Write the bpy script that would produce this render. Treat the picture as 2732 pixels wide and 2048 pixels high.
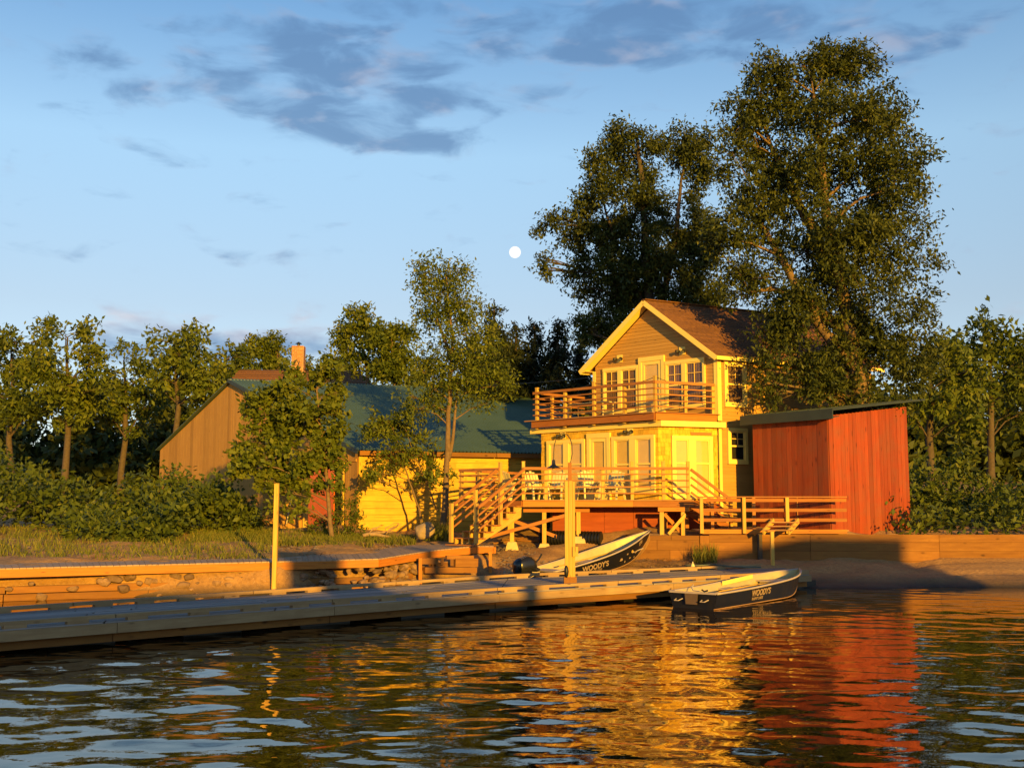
import bpy, math, random
import numpy as np
from mathutils import Vector, Matrix

for o in list(bpy.data.objects):
    bpy.data.objects.remove(o)
SC = bpy.context.scene
COL = SC.collection
RND = random.Random(11)
NPR = np.random.default_rng(5)

# ------------------------------------------------------------------ camera
CAM_H, FPX, CX, CY = 2.3, 2900.0, 1366.0, 1024.0
TILT = math.atan((1340.0 - CY) / FPX)
cT, sT = math.cos(TILT), math.sin(TILT)
cam = bpy.data.cameras.new('camera')
cam.sensor_width = 36.0
cam.lens = 36.0 * FPX / 2732.0
cam.clip_end = 6000.0
cam.clip_start = 0.1
cam_o = bpy.data.objects.new('camera', cam)
cam_o.location = (0, 0, CAM_H)
cam_o.rotation_euler = (math.pi / 2 + TILT, 0, 0)
COL.objects.link(cam_o)
SC.camera = cam_o

# ------------------------------------------------------------------ sun, sky, exposure
SUN_EL, SUN_AZ = math.radians(8.6), math.radians(20.0)
SUNV = Vector((math.sin(SUN_AZ) * math.cos(SUN_EL), -math.cos(SUN_AZ) * math.cos(SUN_EL), math.sin(SUN_EL)))
sun = bpy.data.lights.new('sun', 'SUN')
sun.energy = 5.0
sun.angle = math.radians(0.55)
sun.color = (1.0, 0.56, 0.05)
sun_o = bpy.data.objects.new('sun', sun)
sun_o.rotation_euler = SUNV.to_track_quat('Z', 'Y').to_euler()
sun_o.location = (10, -30, 20)
COL.objects.link(sun_o)
SKY_STRENGTH = 0.15
SKY_GAMMA = 0.66
SKY_TINT = (2.02, 1.66, 1.44)
vs = SC.view_settings
vs.view_transform = 'Standard'
vs.look = 'None'
vs.exposure = 0.85
vs.gamma = 1.0
vs.use_curve_mapping = False


def ray(px, py):
    cx = (px - CX) / FPX
    v = (CY - py) / FPX
    return Vector((cx, cT - v * sT, sT + v * cT))


def P(px, py, Y):
    d = ray(px, py)
    k = Y / d.y
    return Vector((d.x * k, Y, CAM_H + d.z * k))


def PZ(px, py, z):
    d = ray(px, py)
    k = (z - CAM_H) / d.z
    return Vector((d.x * k, d.y * k, z))


def ZP(py, Y):
    return P(CX, py, Y).z


def XP(px, Y, z):
    return (px - CX) / FPX * (Y * cT + (z - CAM_H) * sT)


def along(p0, d, px, z):
    """distance along d from p0 (horizontal) at which the picture column is px"""
    c = (px - CX) / FPX
    return (c * (p0.y * cT + (z - CAM_H) * sT) - p0.x) / (d.x - c * d.y * cT)


def build_world():
    w = bpy.data.worlds.new('World')
    SC.world = w
    w.use_nodes = True
    nt = w.node_tree
    N, L = nt.nodes, nt.links
    bg = N['Background']
    bg.inputs[1].default_value = SKY_STRENGTH
    sky = N.new('ShaderNodeTexSky')
    sky.sky_type = 'NISHITA'
    sky.sun_disc = False
    sky.sun_elevation = SUN_EL
    sky.sun_rotation = math.pi - SUN_AZ
    sky.air_density, sky.dust_density, sky.ozone_density = 0.75, 0.02, 3.0
    gm = N.new('ShaderNodeGamma')
    gm.inputs[1].default_value = SKY_GAMMA
    L.new(sky.outputs[0], gm.inputs[0])

    def vm(op, a, b=None):
        n = N.new('ShaderNodeVectorMath'); n.operation = op
        for i, x in enumerate((a, b)):
            if x is None: continue
            if hasattr(x, 'node'): L.new(x, n.inputs[i])
            else: n.inputs[i].default_value = x
        return n

    def mt(op, a, b=None, c=None, clamp=False):
        n = N.new('ShaderNodeMath'); n.operation = op; n.use_clamp = clamp
        for i, x in enumerate((a, b, c)):
            if x is None: continue
            if hasattr(x, 'node'): L.new(x, n.inputs[i])
            else: n.inputs[i].default_value = x
        return n.outputs[0]

    def mix(f, a, b, kind='MIX'):
        n = N.new('ShaderNodeMix'); n.data_type = 'RGBA'; n.blend_type = kind
        if hasattr(f, 'node'): L.new(f, n.inputs[0])
        else: n.inputs[0].default_value = f
        for i, x in ((6, a), (7, b)):
            if hasattr(x, 'node'): L.new(x, n.inputs[i])
            else: n.inputs[i].default_value = (*x, 1)
        return n.outputs[2]

    base = mix(1.0, gm.outputs[0], SKY_TINT, 'MULTIPLY')
    tc = N.new('ShaderNodeTexCoord')
    sp = N.new('ShaderNodeSeparateXYZ'); L.new(tc.outputs['Generated'], sp.inputs[0])
    az = mt('ARCTAN2', sp.outputs[0], sp.outputs[1])
    el = mt('ARCSINE', sp.outputs[2])
    # the blue deepens with height all round the sky
    cr = N.new('ShaderNodeValToRGB')
    L.new(mt('DIVIDE', el, math.pi / 2), cr.inputs[0])
    stops = [(0, (.66, .68, .7)), (.111, (.7, .7, .7)), (.2, (.79, .92, .945)), (.285, (.46, .69, .87)), (.5, (.34, .48, .64)), (1, (.3, .42, .56))]
    cr.color_ramp.elements[0].position = 0; cr.color_ramp.elements[1].position = 1
    for p_, c_ in stops[1:-1]:
        cr.color_ramp.elements.new(p_)
    for e_, (p_, c_) in zip(cr.color_ramp.elements, stops):
        e_.color = (*c_, 1)
    base = mix(1.0, base, cr.outputs[0], 'MULTIPLY')
    cb = N.new('ShaderNodeCombineXYZ'); L.new(az, cb.inputs[0]); L.new(el, cb.inputs[1])

    def dirpx(px, py):
        d = ray(px, py).normalized()
        return math.atan2(d.x, d.y), math.asin(d.z)
    # banks of cloud: picture position, half sizes (pixels), weight
    banks = [(900, 140, 260, 62, 1.0), (1150, 175, 130, 46, .5), (930, 232, 190, 46, 1.1),
             (1080, 285, 150, 42, 1.1), (870, 335, 190, 52, 1.25), (1010, 365, 120, 34, .9), (1140, 392, 110, 28, .95), (850, 100, 160, 40, .7),
             (1790, 45, 420, 55, 1.25), (1850, 110, 260, 40, .85), (1330, 105, 110, 30, .8), (1650, 155, 190, 28, 1.0),
             (1000, 20, 300, 35, .45), (1470, 245, 110, 25, .35), (1250, 240, 90, 35, .35),
             (800, 925, 170, 40, 1.4), (500, 920, 300, 40, 1.2), (350, 200, 260, 60, .8), (2350, 120, 260, 60, .8)]
    tot = None
    for (px, py, hx, hy, wt) in banks:
        a, e = dirpx(px, py)
        s = vm('SUBTRACT', cb.outputs[0], (a, e, 0))
        s = vm('MULTIPLY', s.outputs[0], (FPX / hx, FPX / hy, 0))
        d = vm('DOT_PRODUCT', s.outputs[0], s.outputs[0])
        g = mt('EXPONENT', mt('MULTIPLY', d.outputs['Value'], -.8))
        tot = mt('MULTIPLY', g, wt) if tot is None else mt('MULTIPLY_ADD', g, wt, tot)

    def noise(scale, det, rough, off, dist=0.0):
        v = vm('MULTIPLY', cb.outputs[0], scale)
        v = vm('ADD', v.outputs[0], off)
        n = N.new('ShaderNodeTexNoise'); n.inputs['Scale'].default_value = 1.0
        n.inputs['Detail'].default_value = det; n.inputs['Roughness'].default_value = rough
        n.inputs['Distortion'].default_value = dist
        L.new(v.outputs[0], n.inputs['Vector'])
        return n.outputs['Fac']
    n1 = noise((13, 36, 1), 7, .53, (3.1, 7.7, 0), .4)
    n2 = noise((15, 40, 1), 4, .5, (9.3, 1.2, 0), .3)
    nb = noise((5, 14, 1), 4, .5, (1.3, 4.4, 0))
    far = mt('MULTIPLY', mt('SUBTRACT', nb, .6, clamp=True), 2.0)      # loose cloud over the rest of the sky
    cover = mt('ADD', tot, far)
    dens = mt('ADD', mt('MULTIPLY', mt('SUBTRACT', n1, .5), 4.4), mt('MULTIPLY_ADD', mt('MINIMUM', cover, 1.2), 1.0, -.53))
    mr = N.new('ShaderNodeMapRange'); mr.interpolation_type = 'SMOOTHSTEP'
    L.new(dens, mr.inputs[0]); mr.inputs[1].default_value = -.3; mr.inputs[2].default_value = 1.0
    a1 = mr.outputs[0]
    mr2 = N.new('ShaderNodeMapRange'); mr2.interpolation_type = 'SMOOTHSTEP'
    L.new(mt('ADD', n2, mt('MULTIPLY', dens, -.1)), mr2.inputs[0]); mr2.inputs[1].default_value = .42; mr2.inputs[2].default_value = .66
    slate, rose = (.068, .135, .255), (.4, .36, .38)
    k = 1.0 / SKY_STRENGTH
    mr3 = N.new('ShaderNodeMapRange'); L.new(el, mr3.inputs[0])
    mr3.inputs[1].default_value = .15; mr3.inputs[2].default_value = .135; mr3.inputs[3].default_value = .7; mr3.inputs[4].default_value = 0
    mr3.inputs[1].default_value = .142; mr3.inputs[2].default_value = .156; mr3.inputs[3].default_value = 0; mr3.inputs[4].default_value = .6
    mr4 = N.new('ShaderNodeMapRange'); L.new(el, mr4.inputs[0])
    mr4.inputs[1].default_value = .19; mr4.inputs[2].default_value = .17; mr4.inputs[3].default_value = 0; mr4.inputs[4].default_value = 1
    low_rose = mt('MULTIPLY', mr3.outputs[0], mr4.outputs[0])
    ccol = mix(mt('MULTIPLY_ADD', mr2.outputs[0], .45, low_rose), tuple(c * k for c in slate), tuple(c * k for c in rose))
    out = mix(mt('MULTIPLY', a1, .74), base, ccol)
    L.new(out, bg.inputs[0])


build_world()

# ------------------------------------------------------------------ materials
MATS = {}


def new_mat(name):
    m = bpy.data.materials.new(name)
    m.use_nodes = True
    MATS[name] = m
    return m, m.node_tree.nodes, m.node_tree.links, m.node_tree.nodes['Principled BSDF']


def node_noise(N, L, vec, scale, det=4, rough=.55):
    n = N.new('ShaderNodeTexNoise')
    n.inputs['Scale'].default_value = scale
    n.inputs['Detail'].default_value = det
    n.inputs['Roughness'].default_value = rough
    if vec is not None: L.new(vec, n.inputs['Vector'])
    return n.outputs['Fac']


def node_mix(N, L, f, a, b, kind='MIX'):
    n = N.new('ShaderNodeMix'); n.data_type = 'RGBA'; n.blend_type = kind
    if hasattr(f, 'node'): L.new(f, n.inputs[0])
    else: n.inputs[0].default_value = f
    for i, x in ((6, a), (7, b)):
        if hasattr(x, 'node'): L.new(x, n.inputs[i])
        else: n.inputs[i].default_value = (*x, 1)
    return n.outputs[2]


def ramp2(N, L, f, lo, hi):
    m = N.new('ShaderNodeMapRange'); L.new(f, m.inputs[0])
    m.inputs[1].default_value = lo; m.inputs[2].default_value = hi
    return m.outputs[0]


def wood(name, c1, c2, rough=.75, worn=None, spread=.35, bump=.25, grain=(1.3, 22)):
    """c1 early wood, c2 late wood; worn = weather stain mixed in large patches"""
    m, N, L, B = new_mat(name)
    uv = N.new('ShaderNodeUVMap'); uv.uv_map = 'uv'
    oi = N.new('ShaderNodeObjectInfo')
    mp = N.new('ShaderNodeVectorMath'); mp.operation = 'MULTIPLY'
    L.new(uv.outputs[0], mp.inputs[0]); mp.inputs[1].default_value = (grain[0], grain[1], 1)
    ad = N.new('ShaderNodeVectorMath'); ad.operation = 'MULTIPLY_ADD'
    L.new(oi.outputs['Random'], ad.inputs[0]); ad.inputs[1].default_value = (37, 91, 0); L.new(mp.outputs[0], ad.inputs[2])
    g = node_noise(N, L, ad.outputs[0], 1.0, 5, .6)
    col = node_mix(N, L, ramp2(N, L, g, .35, .68), c1, c2)
    # knots
    kv = N.new('ShaderNodeVectorMath'); kv.operation = 'MULTIPLY'
    L.new(ad.outputs[0], kv.inputs[0]); kv.inputs[1].default_value = (1.6, .45, 1)
    vo = N.new('ShaderNodeTexVoronoi'); vo.inputs['Scale'].default_value = 1.0
    L.new(kv.outputs[0], vo.inputs['Vector'])
    kn = ramp2(N, L, vo.outputs['Distance'], .16, .06)
    col = node_mix(N, L, kn, col, tuple(x * .45 for x in c2))
    if worn:
        geo = N.new('ShaderNodeNewGeometry')
        wn = node_noise(N, L, geo.outputs['Position'], 1.6, 5, .65)
        col = node_mix(N, L, ramp2(N, L, wn, .42, .7), col, worn)
    hs = N.new('ShaderNodeHueSaturation')
    mr = N.new('ShaderNodeMapRange'); L.new(oi.outputs['Random'], mr.inputs[0])
    mr.inputs[3].default_value = 1 - spread; mr.inputs[4].default_value = 1 + spread * .8
    L.new(mr.outputs[0], hs.inputs['Value']); L.new(col, hs.inputs['Color'])
    L.new(hs.outputs[0], B.inputs['Base Color'])
    B.inputs['Roughness'].default_value = rough
    B.inputs['Specular IOR Level'].default_value = .3
    bp = N.new('ShaderNodeBump'); bp.inputs['Strength'].default_value = bump; bp.inputs['Distance'].default_value = .01
    L.new(g, bp.inputs['Height']); L.new(bp.outputs[0], B.inputs['Normal'])
    return m


def plain(name, c1, c2=None, rough=.6, scale=3.0, metallic=0.0, spec=.4, bump=0.0, bscale=20.0, spread=0.0, coat=0.0):
    m, N, L, B = new_mat(name)
    c2 = c2 or tuple(x * .8 for x in c1)
    tc = N.new('ShaderNodeNewGeometry')
    n = node_noise(N, L, tc.outputs['Position'], scale, 5, .6)
    col = node_mix(N, L, ramp2(N, L, n, .35, .68), c1, c2)
    if spread:
        oi = N.new('ShaderNodeObjectInfo')
        hs = N.new('ShaderNodeHueSaturation')
        mr = N.new('ShaderNodeMapRange'); L.new(oi.outputs['Random'], mr.inputs[0])
        mr.inputs[3].default_value = 1 - spread; mr.inputs[4].default_value = 1 + spread
        L.new(mr.outputs[0], hs.inputs['Value']); L.new(col, hs.inputs['Color']); col = hs.outputs[0]
    L.new(col, B.inputs['Base Color'])
    B.inputs['Roughness'].default_value = rough
    B.inputs['Metallic'].default_value = metallic
    B.inputs['Specular IOR Level'].default_value = spec
    B.inputs['Coat Weight'].default_value = coat
    if bump:
        b = node_noise(N, L, tc.outputs['Position'], bscale, 6, .65)
        bp = N.new('ShaderNodeBump'); bp.inputs['Strength'].default_value = bump; bp.inputs['Distance'].default_value = .03
        L.new(b, bp.inputs['Height']); L.new(bp.outputs[0], B.inputs['Normal'])
    return m


def leafmat(name, c1, c2, c3, trans=.35):
    m, N, L, B = new_mat(name)
    at = N.new('ShaderNodeAttribute'); at.attribute_name = 'tint'
    cr = N.new('ShaderNodeValToRGB')
    cr.color_ramp.elements[0].color = (*c1, 1); cr.color_ramp.elements[1].color = (*c3, 1)
    e = cr.color_ramp.elements.new(.5); e.color = (*c2, 1)
    L.new(at.outputs['Fac'], cr.inputs[0])
    L.new(cr.outputs[0], B.inputs['Base Color'])
    B.inputs['Roughness'].default_value = .55
    B.inputs['Specular IOR Level'].default_value = .25
    tr = N.new('ShaderNodeBsdfTranslucent'); L.new(cr.outputs[0], tr.inputs[0])
    mx = N.new('ShaderNodeMixShader'); mx.inputs[0].default_value = trans
    L.new(B.outputs[0], mx.inputs[1]); L.new(tr.outputs[0], mx.inputs[2])
    L.new(mx.outputs[0], N['Material Output'].inputs[0])
    return m


def glassmat(name, refl_tint=(1, 1, 1), see=.97):
    m, N, L, B = new_mat(name)
    N.remove(B)
    g = N.new('ShaderNodeBsdfGlossy'); g.inputs['Roughness'].default_value = .03; g.inputs[0].default_value = (*refl_tint, 1)
    t = N.new('ShaderNodeBsdfTransparent'); t.inputs[0].default_value = (see, see, see, 1)
    ge = N.new('ShaderNodeNewGeometry')
    dt = N.new('ShaderNodeVectorMath'); dt.operation = 'DOT_PRODUCT'
    L.new(ge.outputs['Incoming'], dt.inputs[0]); L.new(ge.outputs['Normal'], dt.inputs[1])
    ab = N.new('ShaderNodeMath'); ab.operation = 'ABSOLUTE'; L.new(dt.outputs['Value'], ab.inputs[0])
    iv = N.new('ShaderNodeMath'); iv.operation = 'SUBTRACT'; iv.inputs[0].default_value = 1.0; L.new(ab.outputs[0], iv.inputs[1])
    pw = N.new('ShaderNodeMath'); pw.operation = 'POWER'; L.new(iv.outputs[0], pw.inputs[0]); pw.inputs[1].default_value = 5.0
    fr = N.new('ShaderNodeMath'); fr.operation = 'MULTIPLY_ADD'; L.new(pw.outputs[0], fr.inputs[0]); fr.inputs[1].default_value = .5; fr.inputs[2].default_value = .02
    mx = N.new('ShaderNodeMixShader')
    L.new(fr.outputs[0], mx.inputs[0]); L.new(t.outputs[0], mx.inputs[1]); L.new(g.outputs[0], mx.inputs[2])
    L.new(mx.outputs[0], N['Material Output'].inputs[0])
    return m


M = {}
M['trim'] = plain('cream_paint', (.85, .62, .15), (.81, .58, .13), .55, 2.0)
M['clap'] = wood('tan_clapboard', (.46, .25, .055), (.41, .215, .046), .7, spread=.08, bump=.1)
M['shingle'] = wood('cedar_shingle', (.72, .44, .035), (.56, .3, .02), .8, spread=.28, bump=.4)
M['cedar'] = wood('cedar_rail', (.4, .165, .04), (.3, .105, .025), .65, spread=.18)
M['post'] = wood('pine_post', (.62, .38, .075), (.46, .25, .045), .7, spread=.12)
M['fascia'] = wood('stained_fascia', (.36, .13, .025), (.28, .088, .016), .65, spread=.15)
M['deckfloor'] = wood('deck_board', (.42, .22, .1), (.3, .15, .06), .8, spread=.25)
M['red'] = wood('red_board', (.32, .055, .01), (.22, .034, .007), .7, worn=(.24, .06, .02), spread=.2, bump=.3, grain=(.8, 9))
M['redply'] = wood('red_plywood', (.3, .06, .014), (.22, .038, .009), .75, worn=(.24, .05, .012), spread=.08, bump=.3, grain=(1.2, 7))
M['greentrim'] = plain('dark_green_paint', (.035, .045, .028), (.028, .035, .022), .5)
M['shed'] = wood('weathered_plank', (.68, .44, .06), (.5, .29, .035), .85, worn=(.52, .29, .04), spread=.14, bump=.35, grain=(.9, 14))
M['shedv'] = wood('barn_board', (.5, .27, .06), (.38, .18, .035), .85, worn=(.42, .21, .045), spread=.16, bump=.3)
M['reddoor'] = plain('orange_red_door', (.75, .17, .02), (.66, .13, .015), .6)
M['metalroof'] = plain('green_metal_roof', (.075, .125, .085), (.06, .105, .07), .42, .8, spec=.4)
M['brownroof'] = plain('brown_shingle', (.2, .085, .026), (.12, .047, .015), .9, 9.0, spread=.18, bump=.5, bscale=40)
M['brick'] = plain('orange_brick', (.45, .2, .08), (.34, .13, .05), .85, 5.0, spread=.25)
M['mortar'] = plain('mortar', (.6, .5, .38), None, .9)
M['dock'] = wood('grey_dock_plank', (.3, .26, .235), (.2, .165, .145), .8, worn=(.26, .21, .18), spread=.28, bump=.3, grain=(1.0, 16))
M['dockrail'] = wood('dock_timber', (.4, .26, .12), (.29, .17, .075), .8, worn=(.3, .18, .08), spread=.14, bump=.35, grain=(1.2, 13))
M['walk'] = wood('walkway_plank', (.42, .29, .19), (.34, .22, .14), .75, spread=.1, bump=.15)
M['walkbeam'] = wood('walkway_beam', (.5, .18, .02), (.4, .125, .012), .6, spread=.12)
M['timber'] = wood('wall_timber', (.28, .125, .026), (.19, .075, .014), .8, worn=(.22, .09, .02), spread=.22, bump=.4, grain=(1.1, 8))
M['lamppost'] = wood('lamp_post_board', (.58, .34, .07), (.44, .235, .045), .7, spread=.14, grain=(1.0, 26))
M['black'] = plain('black_enamel', (.012, .012, .013), None, .25, spec=.5)
M['rubber'] = plain('black_plastic', (.012, .011, .01), None, .45)
M['iron'] = plain('dark_iron', (.02, .018, .016), None, .5, spec=.5)
M['navy'] = plain('navy_hull', (.007, .007, .013), (.012, .01, .011), .4, 4.0, spec=.25)
M['alu'] = plain('boat_inside', (.56, .42, .18), (.46, .35, .16), .45, 3.0, metallic=.15)
M['alutop'] = plain('boat_bench', (.42, .34, .3), (.36, .29, .26), .5, 3.0)
M['bottom'] = plain('hull_bottom', (.36, .2, .07), (.25, .13, .045), .5, 3.0)
M['letter'] = plain('cream_letter', (.34, .23, .14), None, .5)
M['plaque'] = plain('brown_plate', (.12, .075, .045), None, .6)
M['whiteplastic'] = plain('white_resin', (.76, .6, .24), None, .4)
M['stone'] = plain('field_stone', (.27, .16, .085), (.16, .09, .045), .85, 4.0, spread=.35, bump=.5, bscale=9)
M['boulder'] = plain('grey_boulder', (.36, .26, .15), (.24, .165, .095), .85, 3.0, bump=.5, bscale=7)
M['concrete'] = plain('concrete_pier', (.6, .44, .2), (.5, .36, .15), .85, 6.0)
M['bark'] = plain('bark', (.2, .125, .065), (.12, .075, .04), .9, 8.0, bump=.6, bscale=18)
M['barkdark'] = plain('dark_bark', (.1, .07, .045), (.06, .042, .028), .9, 8.0, bump=.6, bscale=18)
M['drift'] = plain('driftwood', (.36, .24, .14), (.24, .15, .085), .85, 6.0)
M['glass'] = glassmat('window_glass')
M['blind'] = plain('tan_blind', (.74, .48, .12), (.68, .43, .1), .7, 1.5)
M['curtain'] = plain('brown_curtain', (.2, .105, .05), (.13, .07, .035), .8, 2.5)
M['dark'] = plain('dark_room', (.02, .014, .01), None, .9)
M['rope'] = plain('pale_rope', (.55, .48, .36), None, .8)
M['hose'] = plain('green_hose', (.12, .14, .1), None, .5)
M['leaf_y'] = leafmat('leaf_yellow_green', (.07, .1, .011), (.125, .155, .017), (.2, .2, .024))
M['leaf_g'] = leafmat('leaf_green', (.05, .075, .012), (.095, .125, .017), (.15, .16, .022))
M['leaf_d'] = leafmat('leaf_dark', (.032, .045, .01), (.065, .08, .014), (.12, .125, .02), .25)
M['leaf_n'] = leafmat('needle_dark', (.014, .022, .01), (.025, .035, .014), (.04, .05, .018), .15)
M['grass'] = leafmat('grass_blade', (.09, .11, .014), (.17, .18, .022), (.3, .24, .05), .35)
M['debris'] = leafmat('dry_reed', (.1, .06, .03), (.2, .12, .06), (.36, .26, .14), .1)


def mat_moon():
    m, N, L, B = new_mat('moonlight')
    N.remove(B)
    e = N.new('ShaderNodeEmission'); e.inputs[0].default_value = (1, .985, .95, 1)
    tc = N.new('ShaderNodeNewGeometry')
    n = node_noise(N, L, tc.outputs['Position'], .12, 3, .5)
    mr = N.new('ShaderNodeMapRange'); L.new(n, mr.inputs[0]); mr.inputs[3].default_value = .66; mr.inputs[4].default_value = .57
    L.new(mr.outputs[0], e.inputs[1])
    L.new(e.outputs[0], N['Material Output'].inputs[0])
    return m


M['moon'] = mat_moon()


def mat_sand():
    m, N, L, B = new_mat('sandy_ground')
    g = N.new('ShaderNodeNewGeometry')
    n1 = node_noise(N, L, g.outputs['Position'], .7, 6, .6)
    n2 = node_noise(N, L, g.outputs['Position'], 9.0, 6, .7)
    c = node_mix(N, L, ramp2(N, L, n1, .38, .66), (.42, .23, .08), (.3, .155, .055))
    c = node_mix(N, L, ramp2(N, L, n2, .45, .8), c, (.17, .085, .03))
    v = N.new('ShaderNodeTexVoronoi'); v.inputs['Scale'].default_value = 14; L.new(g.outputs['Position'], v.inputs['Vector'])
    c = node_mix(N, L, ramp2(N, L, v.outputs['Distance'], .16, .1), c, (.42, .3, .18))
    # wet, dark soil close to the water line
    sp = N.new('ShaderNodeSeparateXYZ'); L.new(g.outputs['Position'], sp.inputs[0])
    c = node_mix(N, L, ramp2(N, L, sp.outputs[2], .28, .02), c, (.045, .03, .018))
    L.new(c, B.inputs['Base Color']); B.inputs['Roughness'].default_value = .9
    bp = N.new('ShaderNodeBump'); bp.inputs['Strength'].default_value = .7; bp.inputs['Distance'].default_value = .05
    L.new(n2, bp.inputs['Height']); L.new(bp.outputs[0], B.inputs['Normal'])
    return m


M['sand'] = mat_sand()


def mat_water():
    m, N, L, B = new_mat('lake_water')
    B.inputs['Base Color'].default_value = (.022, .011, .003, 1)
    B.inputs['Roughness'].default_value = .015
    B.inputs['IOR'].default_value = 2.2
    B.inputs['Specular IOR Level'].default_value = .8
    B.inputs['Specular Tint'].default_value = (1, .82, .62, 1)
    g = N.new('ShaderNodeNewGeometry')
    mp = N.new('ShaderNodeVectorMath'); mp.operation = 'MULTIPLY'; L.new(g.outputs['Position'], mp.inputs[0]); mp.inputs[1].default_value = (2.2, 4.2, 1)
    n = node_noise(N, L, mp.outputs[0], 1.0, 3, .5)
    bp = N.new('ShaderNodeBump'); bp.inputs['Strength'].default_value = .07; bp.inputs['Distance'].default_value = .05
    L.new(n, bp.inputs['Height']); L.new(bp.outputs[0], B.inputs['Normal'])
    return m


M['water'] = mat_water()

# ------------------------------------------------------------------ mesh and object helpers
ROOT = {}


def root_of(o):
    while o.parent is not None:
        o = o.parent
    return ROOT.get(o.name, Vector((0, 0, 0)))


def tag(o, label=None, cat=None, group=None, kind=None):
    if label: o['label'] = label
    if cat: o['category'] = cat
    if group: o['group'] = group
    if kind: o['kind'] = kind
    return o


def thing(name, label, cat, loc=(0, 0, 0), group=None):
    o = bpy.data.objects.new(name, None)
    o.empty_display_size = .2
    o.location = loc
    COL.objects.link(o)
    ROOT[o.name] = Vector(loc)
    return tag(o, label, cat, group)


Z = Vector((0, 0, 1))


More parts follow.
